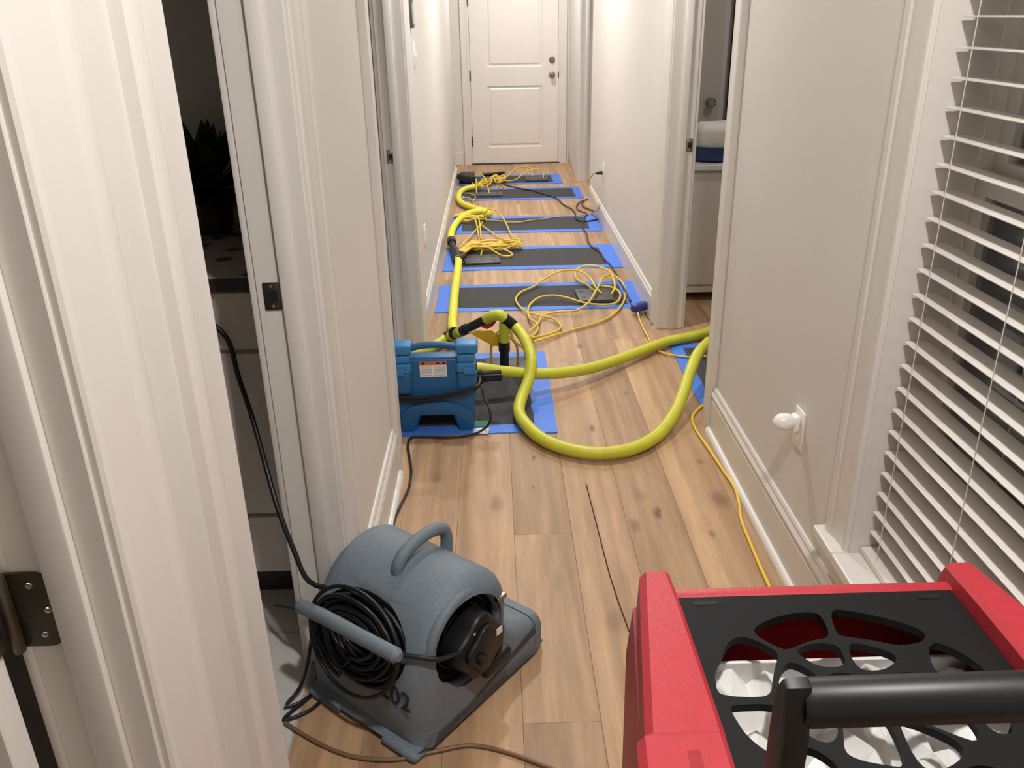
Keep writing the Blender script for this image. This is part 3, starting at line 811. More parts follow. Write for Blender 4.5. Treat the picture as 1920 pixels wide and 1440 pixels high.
# ------------------------------------------------------------------ wall plates
def outlet(y, z, side, label, group=None):
    xf = XL if side < 0 else XR
    s = 1 if side < 0 else -1
    t = thing('wall_outlet', label, 'outlet', (xf, y, z - .057), group=group)
    a, b = sorted((xf, xf + s * .006))
    mk('cover_plate', bx(a, b, y - .035, y + .035, z - .057, z + .057, .002), 'plate', t, smooth=True)
    for dz in (-.022, .022):
        a, b = sorted((xf + s * .006, xf + s * .0085))
        mk('socket', bx(a, b, y - .014, y + .014, z + dz - .013, z + dz + .013, .001), 'plate', t)
    return t
outlet(2.095, .448, 1, 'white outlet plate behind the night light on the near right wall')
nl = thing('night_light', 'white egg shaped plug in night light on the right wall outlet', 'night light', (XR - .03, 2.09, .44))
mk('plug_base', bx(XR - .026, XR - .0085, 2.072, 2.110, .445, .492, .006, 3), 'nightlight', nl, smooth=True)
mk('shade', lathe(B(), [(.013, 0), (.020, .008), (.0245, .020), (.0255, .032), (.022, .045), (.014, .055), (.006, .0595), (0, .0605)], (XR - .022, 2.085, .474), (-1, -.05, .02), 24), 'nightlight', nl, smooth=True)
outlet(6.55, .42, 1, 'white outlet plate on the far right wall with a black plug')
outlet(4.50, .44, -1, 'white outlet plate low on the far left wall')
sw = thing('wall_switch', 'white switch plate on the far left wall seen edge on', 'switch', (XL, 4.52, 1.29))
mk('cover_plate', bx(XL, XL + .006, 4.48, 4.56, 1.29, 1.405, .002), 'plate', sw, smooth=True)
mk('toggle', bx(XL + .006, XL + .014, 4.51, 4.53, 1.335, 1.36, .002), 'plate', sw)
th = thing('thermostat', 'grey thermostat box on the left wall at eye level', 'thermostat', (XL, 4.36, 1.46))
mk('case', bx(XL, XL + .02, 4.30, 4.42, 1.47, 1.60, .004), 'panel', th, smooth=True)
mk('face', bx(XL + .02, XL + .022, 4.32, 4.40, 1.49, 1.58), 'labelgrey', th)

# ------------------------------------------------------------------ taped floor strips
def taped(label, x0, x1, y0, y1, tw=.055, sides='lrfb', seed=0, te=None):
    """dark sheet framed by four strips of blue tape"""
    r = random.Random(seed)
    t = thing('taped_floor_sheet', label, 'floor sheet', ((x0 + x1) / 2, (y0 + y1) / 2, 0), group='dark sheets taped over the opened floor')
    mk('sheet', bx(x0 + .01, x1 - .01, y0 + .01, y1 - .01, .0002, .003), 'mat', t)
    tl = te if te else tw
    def strip(xa, xb, ya, yb, zoff, along):
        bm = B()
        n = 14
        L0, R0 = [], []
        for i in range(n + 1):
            f = i / n
            j1, j2 = r.uniform(-.004, .004), r.uniform(-.003, .003)
            if along == 'x':
                x = xa + (xb - xa) * f
                L0.append((x, ya + j1)); R0.append((x, yb + j2))
            else:
                y = ya + (yb - ya) * f
                L0.append((xa + j1, y)); R0.append((xb + j2, y))
        zt = .0036 + zoff
        up = [[bm.verts.new((*p, zt + r.uniform(0, .0007))) for p in L0], [bm.verts.new((*p, zt + r.uniform(0, .0007))) for p in R0]]
        lo = [[bm.verts.new((*p, .0004)) for p in L0], [bm.verts.new((*p, .0004)) for p in R0]]
        for i in range(n):
            bm.faces.new((up[0][i], up[0][i + 1], up[1][i + 1], up[1][i]))
            bm.faces.new((lo[0][i], lo[1][i], lo[1][i + 1], lo[0][i + 1]))
            bm.faces.new((up[0][i], lo[0][i], lo[0][i + 1], up[0][i + 1]))
            bm.faces.new((up[1][i], up[1][i + 1], lo[1][i + 1], lo[1][i]))
        bm.faces.new((up[0][0], up[1][0], lo[1][0], lo[0][0])); bm.faces.new((up[0][n], lo[0][n], lo[1][n], up[1][n]))
        mk('tape_strip', bm, 'tape', t)
    if 'f' in sides: strip(x0, x1, y0, y0 + tw, 0, 'x')
    if 'b' in sides: strip(x0, x1, y1 - tw, y1, 0, 'x')
    if 'l' in sides: strip(x0, x0 + tl, y0 - .008, y1 + .008, .0008, 'y')
    if 'r' in sides: strip(x1 - tl, x1, y0 - .008, y1 + .008, .0008, 'y')
    return t
taped('dark floor sheet nearest the white front door, edged with blue tape', -.355, .668, 8.35, 8.86, .055, seed=1, te=.09)
taped('dark floor sheet second from the front door, edged with blue tape', -.352, .80, 7.59, 8.14, .065, seed=2, te=.07)
taped('dark floor sheet third from the front door under the tan cord, blue tape edges', -.352, .812, 6.34, 6.91, .075, seed=3, te=.09)
taped('dark floor sheet fourth from the front door, under the yellow tubing bundle', -.352, .82, 5.33, 5.92, .072, seed=4, te=.10)
taped('dark floor sheet under the big tangle of loose yellow loops', -.354, .822, 4.50, 5.01, .058, seed=5, te=.085)
taped('wide dark floor sheet under the blue machine with broad blue tape', -.43, .225, 2.99, 3.855, .075, seed=6, te=.092)
taped('dark floor sheet in the right doorway edged with blue tape', .842, 1.35, 3.22, 3.92, .06, seed=8, te=.06)
# scraps beside the blue machine
tag(mk('tape_scrap', bx(-.106, -.052, 3.045, 3.10, .0050, .0062), 'green', base=True), 'green tape scrap on the blue tape beside the blue machine', 'tape scrap')
tag(mk('paper_scrap', prism(B(), [(-.108, 2.985), (-.052, 2.982), (-.046, 3.03), (-.07, 3.038), (-.105, 3.03)], 'z', .0052, .0062), 'paper', base=True), 'white paper scrap at the foot of the blue machine', 'paper')

# ------------------------------------------------------------------ drying panels
def dry_panel(cx, cy, w, d, label, rz=0, h=.016):
    t = thing('suction_mat', label, 'suction mat', (cx, cy, .0045), rz, group='grey suction panels')
    mk('board', bx(-w / 2, w / 2, -d / 2, d / 2, 0, h, .004), 'panel', t, local=True, smooth=True)
    for ix in range(3):
        for iy in range(2):
            x = -w / 2 + w * (ix + .5) / 3; y = -d / 2 + d * (iy + .5) / 2
            mk('slot', bx(x - .014, x + .014, y - .007, y + .007, h - .0005, h + .0008), 'blacksoft', t, local=True)
    return t
dry_panel(.055, 3.695, .24, .15, 'grey slotted panel under the upright black tube', .03, .012)
dry_panel(.56, 4.70, .20, .22, 'grey slotted panel under the loose yellow loops', .05, .02)
dry_panel(-.10, 5.56, .24, .20, 'dark slotted panel under the yellow tubing bundle', .1, .014)
dry_panel(.42, 8.55, .22, .20, 'dark slotted panel near the front door', .0, .02)
dry_panel(-.06, 7.82, .26, .16, 'dark slotted panel on the second sheet from the front door', .0, .014)

# ------------------------------------------------------------------ hoses
def hose(P, label, material='hose', r=.025):
    o = mk('suction_hose', hose_bm(P, r), material, base=True, smooth=True, angle=80)
    return tag(o, label, 'hose', 'yellow suction hoses')
hose(HOSE_A, 'long lime yellow hose from the blue machine out of the right doorway')
hl = hose(HOSE_LOOP, 'lime yellow hose in a big U loop across the oak floor')
hose(HOSE_UP, 'straight bright yellow hose lying along the left wall', 'hose_far')
hose(HOSE_MID, 'yellow hose curving up from the black coupling by the left wall', 'hose_far')
hose(HOSE_FAR, 'yellow hose bent in a C nearest the front door', 'hose_far')
hose(HOSE_BACK, 'short olive yellow hose passing behind the blue machine')
def straight(P, r, name, material, parent, collar=None, step=.05):
    o = mk(name, tube_bm(P, r, 18, step), material, parent, smooth=True)
    return o
cp = thing('hose_coupling', 'black hose coupling by the left wall between two yellow hoses', 'coupling', COUP1[2][:2] + (0.02,))
straight(COUP1, .0225, 'tube', 'black', cp)
straight(COUP1[3:], .031, 'collar', 'blacksoft', cp)
straight([(-.252, 5.44, .05), (-.215, 5.52, .05)], .022, 'branch_stub', 'blacksoft', cp)
straight([(-.30, 5.80, .03), (-.262, 5.45, .03)], .024, 'outlet_tube', 'black', cp)
wd = thing('hose_manifold', 'raised black and yellow hose manifold with an upright leg behind the blue machine', 'manifold', (.027, 3.62, 0))
straight(WAND_L, .026, 'hose_sleeve', 'hose', wd)
straight([WAND_L[0], tuple(Vector(WAND_L[0]).lerp(Vector(WAND_L[1]), .45))], .029, 'end_ring', 'blacksoft', wd)
v0_, v1_ = Vector(HOSE_UP[0]), Vector(HOSE_UP[1])
straight([tuple(v0_ - (v1_ - v0_).normalized() * .006), tuple(v0_ + (v1_ - v0_).normalized() * .030)], .0295, 'end_ring', 'blacksoft', wd)
straight(WAND_TUBE, .0215, 'inlet_tube', 'black', wd)
straight([WAND_TUBE[0], tuple(Vector(WAND_TUBE[0]).lerp(Vector(WAND_TUBE[1]), .28))], .026, 'collar', 'blacksoft', wd)
straight(ELBOW, .0255, 'elbow', 'hose', wd, step=.01)
straight(WAND_TUBE2, .0245, 'outlet_tube', 'black', wd)
mk('leg_sleeve', lathe(B(), [(.024, 0), (.024, .105)], (.026, 3.62, .140), (.02, -.02, 1), 20), 'hose', wd, smooth=True)
mk('leg', lathe(B(), [(.021, 0), (.021, .09), (.0265, .09), (.0265, .135)], (.024, 3.62, .016), (.01, 0, 1), 20), 'blacksoft', wd, smooth=True)
bm = prism(B(), [(-.085, .22), (-.015, .258), (-.010, .238), (-.022, .222), (-.05, .205)], 'y', 3.64, 3.648)
mk('red_tag', bm, 'redlabel', wd)
bm = prism(B(), [(-.135, .185), (-.03, .195), (.015, .155), (.005, .115), (-.03, .118), (-.08, .15)], 'y', 3.655, 3.668)
mk('strap', bm, 'tubing2', wd)

# ------------------------------------------------------------------ yellow tubing
def tubing(P, label, r=.0062, material='tubing', cat='tubing', group='thin yellow tubing'):
    o = mk('air_tubing', tube_bm(P, r, 8, .015), material, base=True, smooth=True, angle=80)
    return tag(o, label, cat, group)
tubing(TUBE1, 'yellow tube in the widest left loop over the sheet behind the manifold')
tubing(TUBE2, 'yellow tube arching highest above the slotted panel by the right wall')
tubing(TUBE3, 'yellow tube in a long flat S across the dark sheet to the manifold')
tubing(TUBE4, 'yellow tube running straight over the oak then round the right of the tangle')
tubing(TUBE5, 'thin yellow tube arching over the open hose end', .0055)
tubing(TUBE6, 'yellow tube dropping from the far hose onto the fourth sheet', .0058)
tubing(TUBE7, 'short yellow tube beside the dropping tube under the curved hose', .0058)
tubing(TUBE8, 'yellow tube slanting down to the strap by the black coupling', .0058)
tubing(TUBE9, 'yellow tube slanting right into the far end of the bundle', .0058)
tubing(LOOPOUT, 'yellow tube looping out of the bundle over the fourth dark sheet')
tubing(FARARC1, 'yellow tube arching highest before the front door', .0062)
tubing(FARARC2, 'yellow tube in a low wave before the front door', .0062)
tubing(FARTUBE1, 'yellow tube bent over the black tool by the front door', .006)
tubing(FARTUBE2, 'yellow tube hanging at the left of the tangle by the front door', .006)
tubing(FARLOOP, 'thin yellow loop inside the C bend of the far hose', .0045)
tubing(FARLOOP2, 'pale thin tube lying inside the C bend below the loop', .0045)
tubing(FARCURL, 'small yellow curl right of the far tangle', .006)
tubing(FARCURL2, 'small pale yellow hook on the oak strip before the second sheet', .005)
# manifold tubes standing on the wide sheet
tubing([(-.035, 3.69, .016), (-.036, 3.685, .09), (-.02, 3.67, .15), (.02, 3.655, .175), (.06, 3.66, .15), (.085, 3.68, .10), (.088, 3.69, .016)], 'yellow tube arched like a croquet hoop around the black upright leg', .0062)
tubing([(-.03, 3.66, .12), (.0, 3.65, .19), (.045, 3.645, .20), (.07, 3.70, .13), (.12, 3.80, .05), (.17, 3.90, .02)], 'yellow tube leaving the manifold leg to the right', .006)

def bundle(P, Q, width, loops, label, seed, z=.03, r=.006):
    """one long tube wound in flat elongated turns between P and Q"""
    rr = random.Random(seed)
    P, Q = Vector(P), Vector(Q)
    ax = (Q - P); L = ax.length; ax.normalize(); sd = Vector((-ax.y, ax.x, 0))
    pts = []
    for k in range(loops):
        w = width * rr.uniform(.35, 1.0); a0, a1 = rr.uniform(-.02, .08) * L, L * rr.uniform(.86, 1.0)
        o = rr.uniform(-.25, .25) * width
        for s, wd_ in ((0.12, .8), (.4, 1), (.7, .75), (.93, .35), (1.0, -.1), (.88, -.55), (.6, -.9), (.3, -.8), (.04, -.35), (-.03, .2)):
            c = P + ax * (a0 + (a1 - a0) * s) + sd * (o + w * wd_ * .5)
            pts.append((c.x, c.y, z * rr.uniform(.5, 1.5)))
    o_ = mk('air_tubing', tube_bm(pts, r, 8, .02), 'tubing', base=True, smooth=True, angle=80)
    return tag(o_, label, 'tubing', 'thin yellow tubing')
bundle((-.20, 5.78, 0), (.19, 5.86, 0), .20, 7, 'tied bundle of yellow tubing lying across the fourth dark sheet', 3, .04)
bundle((-.30, 6.72, 0), (-.06, 6.80, 0), .15, 4, 'small yellow tubing bundle under the curved hose by the left wall', 5, .03, .0055)
bundle((-.17, 8.05, 0), (-.01, 8.40, 0), .14, 4, 'knotted yellow tubing heap beside the C shaped hose', 8, .05, .0065)
bundle((-.03, 8.42, 0), (.10, 8.50, 0), .14, 5, 'tight coil of yellow tubing against the black tool by the front door', 9, .05, .0065)
tag(mk('hook_strap', prism(B(), [(-.26, 5.66), (-.18, 5.92), (-.14, 5.93), (-.11, 5.86), (-.17, 5.72), (-.21, 5.60)], 'z', .045, .056, .003), 'tubing2', base=True), 'broad golden strap at the left end of the yellow bundle', 'strap')
tag(mk('hook_strap', prism(B(), [(-.345, 6.86), (-.27, 6.92), (-.23, 6.98), (-.27, 7.01), (-.33, 6.95)], 'z', .015, .026, .003), 'tubing2', base=True), 'orange yellow strap beneath the curved hose at the left wall', 'strap')
# black tool by the front door
tl = thing('floor_tool', 'black floor tool and tube lying by the left wall near the front door', 'tool', (-.2, 8.6, 0))
straight(FARBLACK, .0175, 'tube', 'black', tl)
straight(FARBLACK2, .030, 'nozzle', 'blacksoft', tl)
mk('body', bx(-.35, -.20, 8.42, 8.72, .006, .075, .02, 3), 'blacksoft', tl, smooth=True)

# ------------------------------------------------------------------ cords
def cord(P, label, material, r=.0042, group='loose electric cords', name='power_cord'):
    o = mk(name, tube_bm(P, r, 8, .015), material, base=True, smooth=True, angle=80)
    return tag(o, label, 'cord', group)
cord(WHITECORD, 'tan cord from the right wall plug across the third dark sheet', 'cordtan', .005)
cord(BLACKCORD, 'black cord snaking right from the front door tangle', 'cordblack', .0055)
cord(BROWNCORD, 'short dark brown cord loop at the foot of the far right wall', 'cordbrown', .006)
cord(BROWNCORD2, 'dark brown cord running from the far right wall to the blue plug', 'cordbrown', .0055)
cord(TRICORD, 'yellow cord from the blue plug running under the long hose', 'cordyellow', .0048)
cord(YELLOWCORD, 'yellow cord along the right shoe molding', 'cordyellow', .0055)
cord(UNITCORD, 'dark purple cord from the blue machine along the left wall', 'cordpurple', .0048)
pg = thing('cord_plug', 'black plug in the far right wall outlet', 'plug', (XR - .03, 6.55, .38))
mk('grip', lathe(B(), [(.010, 0), (.016, .004), (.014, .022), (.0115, .030), (.0115, .042), (.008, .05)], (XR - .0095, 6.55, .402), (-1, -.1, -.05), 16), 'blacksoft', pg, smooth=True)
# three way plug
tp = thing('three_way_plug', 'indigo three way plug on the floor at the right wall', 'plug', (.779, 4.40, 0))
mk('body', (lambda b: (bmesh.ops.rotate(b, verts=b.verts, cent=(.779, 4.40, .04), matrix=Matrix.Rotation(math.radians(38), 3, 'Z')), b)[-1])(bx(.724, .834, 4.375, 4.425, .018, .062, .014, 3)), 'bluevinyl', tp, smooth=True)
mk('neck', lathe(B(), [(.017, 0), (.012, .02), (.008, .04)], (.766, 4.385, .034), (.02, -1, -.2), 16), 'bluevinyl', tp, smooth=True)
tag(mk('coax_wire', tube_bm([(.80, 4.44, .02), (.812, 4.40, .006), (.808, 4.36, .004), (.815, 4.28, .003), (.812, 4.20, .003)], .0028, 6, .01), 'cordblack', base=True, smooth=True), 'thin grey wire along the foot of the right door frame', 'wire')

# ------------------------------------------------------------------ grey air mover (carpet fan)
fan = thing('air_mover', 'grey molded snail shaped floor fan stenciled 202 with a coiled black cord', 'fan', (-.196, 1.679, 0), math.radians(51))
FPROF = [(-.200, .012), (-.218, .030), (-.224, .070), (-.222, .130), (-.208, .205), (-.178, .275), (-.132, .330), (-.075, .361), (-.012, .370), (.045, .353),
         (.084, .315), (.104, .265), (.106, .215), (.102, .180), (.118, .152), (.17, .130), (.226, .110), (.232, .102), (.232, .026), (.222, .012)]
def refine(P, n=3, closed=True):
    """rounded outline through the points"""
    out = []
    m = len(P)
    for i in range(m):
        p0, p1, p2, p3 = [Vector((*P[(i + k) % m], 0)) for k in (-1, 0, 1, 2)]
        for k in range(n):
            t = k / n
            q = .5 * ((2 * p1) + (p2 - p0) * t + (2 * p0 - 5 * p1 + 4 * p2 - p3) * t * t + (3 * p1 - p0 - 3 * p2 + p3) * t ** 3)
            out.append((q.x, q.y))
    return out
def puffed(P, hw, Rfun, n=7):
    """outline pulled in along its normals towards both ends: a rounded moulding"""
    m = len(P)
    nr = []
    for i in range(m):
        t = Vector((P[(i + 1) % m][0] - P[i - 1][0], P[(i + 1) % m][1] - P[i - 1][1]))
        t.normalize(); nr.append((-t.y, t.x))
    area = sum(P[i][0] * P[(i + 1) % m][1] - P[(i + 1) % m][0] * P[i][1] for i in range(m))
    sg = 1 if area > 0 else -1
    secs = []
    for k in range(n + 1):
        th = math.pi / 2 * k / n
        secs.append((1 - math.sin(th), 1 - math.cos(th)))
    bm = B(); rings = []
    full = [(-1, a, b) for a, b in secs] + [(1, a, b) for a, b in reversed(secs)]
    for s, a, b in full:
        ring = []
        for i in range(m):
            R_ = Rfun(P[i]) * (1.0 if s < 0 else .62)
            ring.append(bm.verts.new((P[i][0] + sg * nr[i][0] * R_ * a, s * (hw - R_ * b), P[i][1] + sg * nr[i][1] * R_ * a)))
        rings.append(ring)
    rings = rings[:n + 1] + rings[n + 1:]
    for A_, C_ in zip(rings, rings[1:]):
        for i in range(m): bm.faces.new((A_[i], A_[(i + 1) % m], C_[(i + 1) % m], C_[i]))
    bm.faces.new(rings[0][::-1]); bm.faces.new(rings[-1])
    return bm
house = mk('housing', puffed(refine(FPROF, 2), .186, lambda p: .062 if p[0] < .06 and p[1] > .04 else (.045 if p[1] > .13 else .034)), 'fangrey', fan, local=True, smooth=True, angle=50)
IC = (-.045, .218)      # inlet centre in side view
bn = Vector((-.958, 0, .285)).normalized()
bc = Vector((-.198, .015, .232))
carve(house, lathe(B(), [(.113, 0), (.113, .13)], (IC[0], -.19, IC[1]), (0, 1, 0), 48))
carve(house, lathe(B(), [(.090, 0), (.090, .13)], (IC[0], .19, IC[1]), (0, -1, 0), 48))
def oval(prof, o_, seg=40):
    b_ = lathe(B(), prof, o_, bn, seg)
    for v in b_.verts: v.co.y = bc.y + (v.co.y - bc.y) * 1.36
    return b_
carve(house, oval([(.103, 0), (.108, .07)], bc - bn * .028))
# inlet lip, guard and wheel
for sy in (-1, 1):
    bm = B()
    lr = .119 if sy < 0 else .093
    circ = [Vector((IC[0] + lr * math.cos(a), sy * (.166 if sy < 0 else .180), IC[1] + lr * math.sin(a))) for a in [2 * math.pi * k / 48 for k in range(48)]]
    sweep(bm, circ, .013, 12, closed=True)
    mk('inlet_lip', bm, 'fangrey', fan, local=True, smooth=True)
    bm = B()
    for rr_ in ((.060, .078, .096, .110) if sy < 0 else (.050, .066, .082)):
        circ = [Vector((IC[0] + rr_ * math.cos(a), sy * .150, IC[1] + rr_ * math.sin(a))) for a in [2 * math.pi * k / 40 for k in range(40)]]
        sweep(bm, circ, .002, 6, closed=True)
    for k in range(6):
        a = math.pi * k / 3 + .3
        sweep(bm, [Vector((IC[0] + r_ * math.cos(a), sy * .148, IC[1] + r_ * math.sin(a))) for r_ in (.03, .112 if sy < 0 else .088)], .0025, 6)
    mk('guard', bm, 'blacksoft', fan, local=True, smooth=True)
    mk('inlet_back', lathe(B(), [(.112 if sy < 0 else .089, 0), (.112 if sy < 0 else .089, .004)], (IC[0], sy * .072, IC[1]), (0, 1, 0), 40), 'blacksoft', fan, local=True)
wheel = mk('blower_wheel', lathe(B(), [(.085, -.055), (.085, .055)], (IC[0], 0, IC[1]), (0, 1, 0), 32), 'blacksoft', fan, local=True)
# motor bulging from the near inlet
mpts = []
for k in range(24):
    a = 2 * math.pi * k / 24
    r_ = .078 + .010 * math.cos(4 * a + .6)
    mpts.append((IC[0] + .012 + r_ * math.cos(a), IC[1] - .012 + r_ * math.sin(a) * .98))
motor = mk('motor', prism(B(), mpts, 'y', -.115, -.212, .014, 3), 'black', fan, local=True, smooth=True, angle=40)
mk('motor_cover', prism(B(), [(IC[0] + .012 + (p[0] - IC[0] - .012) * .72, IC[1] - .012 + (p[1] - IC[1] + .012) * .72) for p in mpts], 'y', -.208, -.224, .006, 2), 'black', motor, local=True, smooth=True)
mk('sticker', bx(.000, .020, -.2255, -.2242, .222, .240), 'labelwhite', motor, local=True)
mk('switch_knob', lathe(B(), [(.014, 0), (.014, .012), (.010, .016), (0, .017)], (IC[0] - .012, -.222, IC[1] - .022), (0, -1, 0), 20), 'blacksoft', motor, local=True, smooth=True)
mk('capacitor_box', bx(-.035, .062, -.222, -.170, .112, .150, .010, 3), 'black', motor, local=True, smooth=True)
for (a_, b_) in ((-.062, .262), (.052, .268), (-.028, .135)):
    mk('screw', lathe(B(), [(.0045, 0), (.003, .002), (0, .0022)], (a_, -.2125, b_), (0, -1, 0), 10), 'chrome', motor, local=True)
mk('bracket', bx(.052, .085, -.190, -.176, .262, .274, .003), 'metal', motor, local=True)
# carry handle on top
mk('carry_handle', sweep(B(), catmull([(-.080, -.005, .340), (-.084, -.005, .362), (-.066, -.005, .386), (-.010, -.005, .402), (.045, -.005, .399), (.075, -.005, .384), (.084, -.005, .358), (.080, -.005, .312)], .008), .0155, 14), 'fangrey', fan, local=True, smooth=True)
# snout rim
mk('snout_rim', (lambda b: b)(bx(.190, .2345, -.187, .187, .010, .122, .034, 5)), 'fangrey', fan, local=True, smooth=True)
# feet
for yy in (-.125, .125):
    mk('foot', bx(-.243, -.13, yy - .055, yy + .055, 0, .024, .011, 3), 'fangrey', fan, local=True, smooth=True)
    mk('foot', bx(.09, .21, yy - .045, yy + .045, 0, .020, .008, 3), 'fangrey', fan, local=True, smooth=True)
# cord coil in the back recess and grip bar over it
e1 = Vector((0, 1, 0)); e2 = bn.cross(e1)
mk('cord_recess', oval([(.102, 0), (.102, .003)], bc - bn * .0265), 'blacksoft', fan, local=True)
rc = random.Random(4)
P_ = []
turns = 17
for k in range(turns * 28):
    a = 2 * math.pi * k / 28
    t_ = k / 28
    R_ = .040 + .062 * ((t_ * .37) % 1.0) + .003 * math.sin(a * 3 + t_)
    hgt = -.012 + .034 * (t_ / turns) + .003 * math.sin(a * 2 + t_ * 2)
    P_.append(bc + bn * hgt + e1 * R_ * 1.38 * math.cos(a) + e2 * R_ * math.sin(a))
mk('cord_coil', sweep(B(), P_, .0055, 7), 'cordblack', fan, local=True, smooth=True, angle=80)
# one slack turn hanging lower
P_ = [bc + bn * .022 + e1 * .142 * math.cos(a) + e2 * (-.006 + .112 * math.sin(a) * (1 if math.sin(a) * e2.z > 0 else 1.18)) for a in [2 * math.pi * k / 40 for k in range(41)]]
mk('slack_turn', sweep(B(), P_, .005, 8), 'cordblack', fan, local=True, smooth=True, angle=80)
mk('motor_lead', sweep(B(), catmull([(-.215, -.105, .262), (-.19, -.16, .262), (-.165, -.192, .255), (-.12, -.200, .240), (-.07, -.195, .225)], .01), .0055, 8), 'cordblack', fan, local=True, smooth=True)
bar = [Vector((-.248, .150, .288)), Vector((-.250, .05, .300)), Vector((-.250, -.06, .304)), Vector((-.247, -.158, .305))]
def bar_r(i, a):
    return .0165
bp_ = catmull(bar, .01)
full = [bp_[0] + Vector((0, .010, 0))] + bp_ + [bp_[-1] + Vector((0, -.010, 0))]
mk('grip_bar', sweep(B(), full, lambda i, a: .009 if i in (0, len(full) - 1) else .0165, 16), 'fangrey', fan, local=True, smooth=True)
for yy in (.112, -.118):
    mk('grip_post', sweep(B(), [Vector((-.246, yy, .296)), Vector((-.185, yy, .232))], .012, 12), 'fangrey', fan, local=True, smooth=True)
# stenciled number on the back, below the coil
tm = Vector((-.2215, -.112, .148))
nx = Vector((-1, 0, .10)).normalized()
tx_ = Vector((0, -1, 0))
tz_ = nx.cross(tx_)
mt = Matrix((tx_, tz_, nx)).transposed().to_4x4(); mt.translation = tm
mk('number', text_bm('202', .064, .0012, mt), 'ink', fan, local=True)
# its cord, coming out of the bathroom, with a slack loop on the floor behind the fan
cord([(-.82, 2.0, .80), (-.70, 1.935, .858), (-.655, 1.925, .82)] + FANCORD[1:] + [(-.40, 1.66, .27)], 'thick black cord hanging from the dark bathroom down to the grey fan', 'cordblack', .0062)
cord([(-.524, 1.513, .006), (-.486, 1.484, .006), (-.430, 1.446, .006), (-.352, 1.408, .006), (-.255, 1.395, .006), (-.161, 1.415, .006), (-.090, 1.428, .006), (-.017, 1.410, .006), (.065, 1.371, .006), (.121, 1.336, .006), (.16, 1.27, .006)], 'brown flat cord curving over the oak floor in front of the grey fan', 'cordclear', .0048)
cord([(-.60, 1.80, .12), (-.53, 1.72, .17), (-.47, 1.66, .20), (-.475, 1.62, .12), (-.505, 1.60, .03), (-.535, 1.56, .008), (-.50, 1.575, .008), (-.475, 1.60, .010), (-.53, 1.52, .008), (-.47, 1.55, .008), (-.44, 1.60, .01)], 'black slack cord loop on the tile at the left of the grey fan', 'cordblack', .0042)

# ------------------------------------------------------------------ blue extraction machine
bu = thing('drying_blower', 'blue molded drying machine with carry handle and warning label', 'machine', (-.25, 3.18, 0))
CX = -.252
bp1 = [(CX - .150, 0), (CX - .152, .10), (CX - .155, .30), (CX - .130, .312), (CX + .130, .312), (CX + .155, .30), (CX + .152, .10), (CX + .145, 0), (CX + .085, 0), (CX + .062, .068), (CX - .062, .068), (CX - .085, 0)]
body = mk('body', prism(B(), bp1, 'y', 3.030, 3.345, .014, 3), 'blue', bu, smooth=True, angle=40)
carve(body, prism(B(), [(3.075, .325), (3.40, .150), (3.40, .5), (3.075, .5)], 'x', CX - .3, CX + .3))
# raised arch on the front
bm = prism(B(), [(CX - .140, .005), (CX - .140, .080), (CX - .10, .115), (CX - .04, .130), (CX + .04, .130), (CX + .10, .115), (CX + .140, .080), (CX + .138, .005), (CX + .09, .005), (CX + .068, .073), (CX - .068, .073), (CX - .09, .005)], 'y', 3.018, 3.04, .006, 2)
mk('front_arch', bm, 'blue', bu, smooth=True, angle=40)
for s in (-1, 1):
    mk('corner_column', bx(CX + s * .125 - .038, CX + s * .125 + .038, 3.008, 3.075, .165, .262, .018, 3), 'blue', bu, smooth=True)
    a_, b_ = sorted((CX + s * .088, CX + s * .160))
    la = mk('latch', bx(a_, b_, 3.004, 3.07, .258, .298, .007, 3), 'bluelight', bu, smooth=True)
    mk('latch_pad', bx(a_ + (.026 if s > 0 else .0), b_ - (.0 if s > 0 else .026), 2.999, 3.02, .252, .282, .005, 2), 'bluelight', la, smooth=True)
    mk('collar', bx(a_ + .002, b_ - .002, 3.010, 3.075, .300, .330, .006, 3), 'bluelight', bu, smooth=True)
    mk('corner_block', bx(CX + s * .127 - .044, CX + s * .127 + .044, 3.012, 3.088, .331, .373, .010, 3), 'bluelight', bu, smooth=True)
mk('handle', sweep(B(), catmull([(CX - .10, 3.045, .346), (CX - .06, 3.045, .358), (CX, 3.045, .363), (CX + .06, 3.045, .358), (CX + .10, 3.045, .346)], .01), .0135, 14), 'blue', bu, smooth=True)
lb = mk('label', bx(-.308, -.204, 3.0275, 3.0298, .236, .299), 'labelwhite', bu)
mk('label_header', bx(-.308, -.204, 3.0268, 3.0276, .286, .299), 'labelorange', lb)
mk('label_mark', bx(-.300, -.288, 3.0262, 3.0269, .288, .297), 'ink', lb)
mk('label_mark', bx(-.242, -.232, 3.0262, 3.0269, .288, .297), 'ink', lb)
mk('label_mark', bx(-.220, -.209, 3.0262, 3.0269, .288, .297), 'ink', lb)
for k in range(7):
    z_ = .281 - .0064 * k
    mk('print_line', bx(-.304, -.260, 3.0270, 3.0276, z_ - .0015, z_ + .0013), 'labelgrey', lb)
    mk('print_line', bx(-.252, -.208, 3.0270, 3.0276, z_ - .0015, z_ + .0013), 'labelgrey', lb)
for k in range(4):
    dz = .007 * k
    mk('wrapped_cord', sweep(B(), catmull([(CX - .165, 3.20, .155 + dz * .6), (CX - .166, 3.02, .150 + dz * .7), (CX - .10, 3.006 - .002 * (k % 2), .142 + dz), (CX - .02, 3.004 - .003 * (k % 2), .146 + dz * .9), (CX + .06, 3.004 - .002 * (k % 2), .162 + dz * .7), (CX + .13, 2.999, .180 + dz * .6), (CX + .168, 3.02, .190 + dz * .5), (CX + .168, 3.16, .19 + dz * .5)], .012), .0048, 8), 'cordblack', bu, smooth=True)
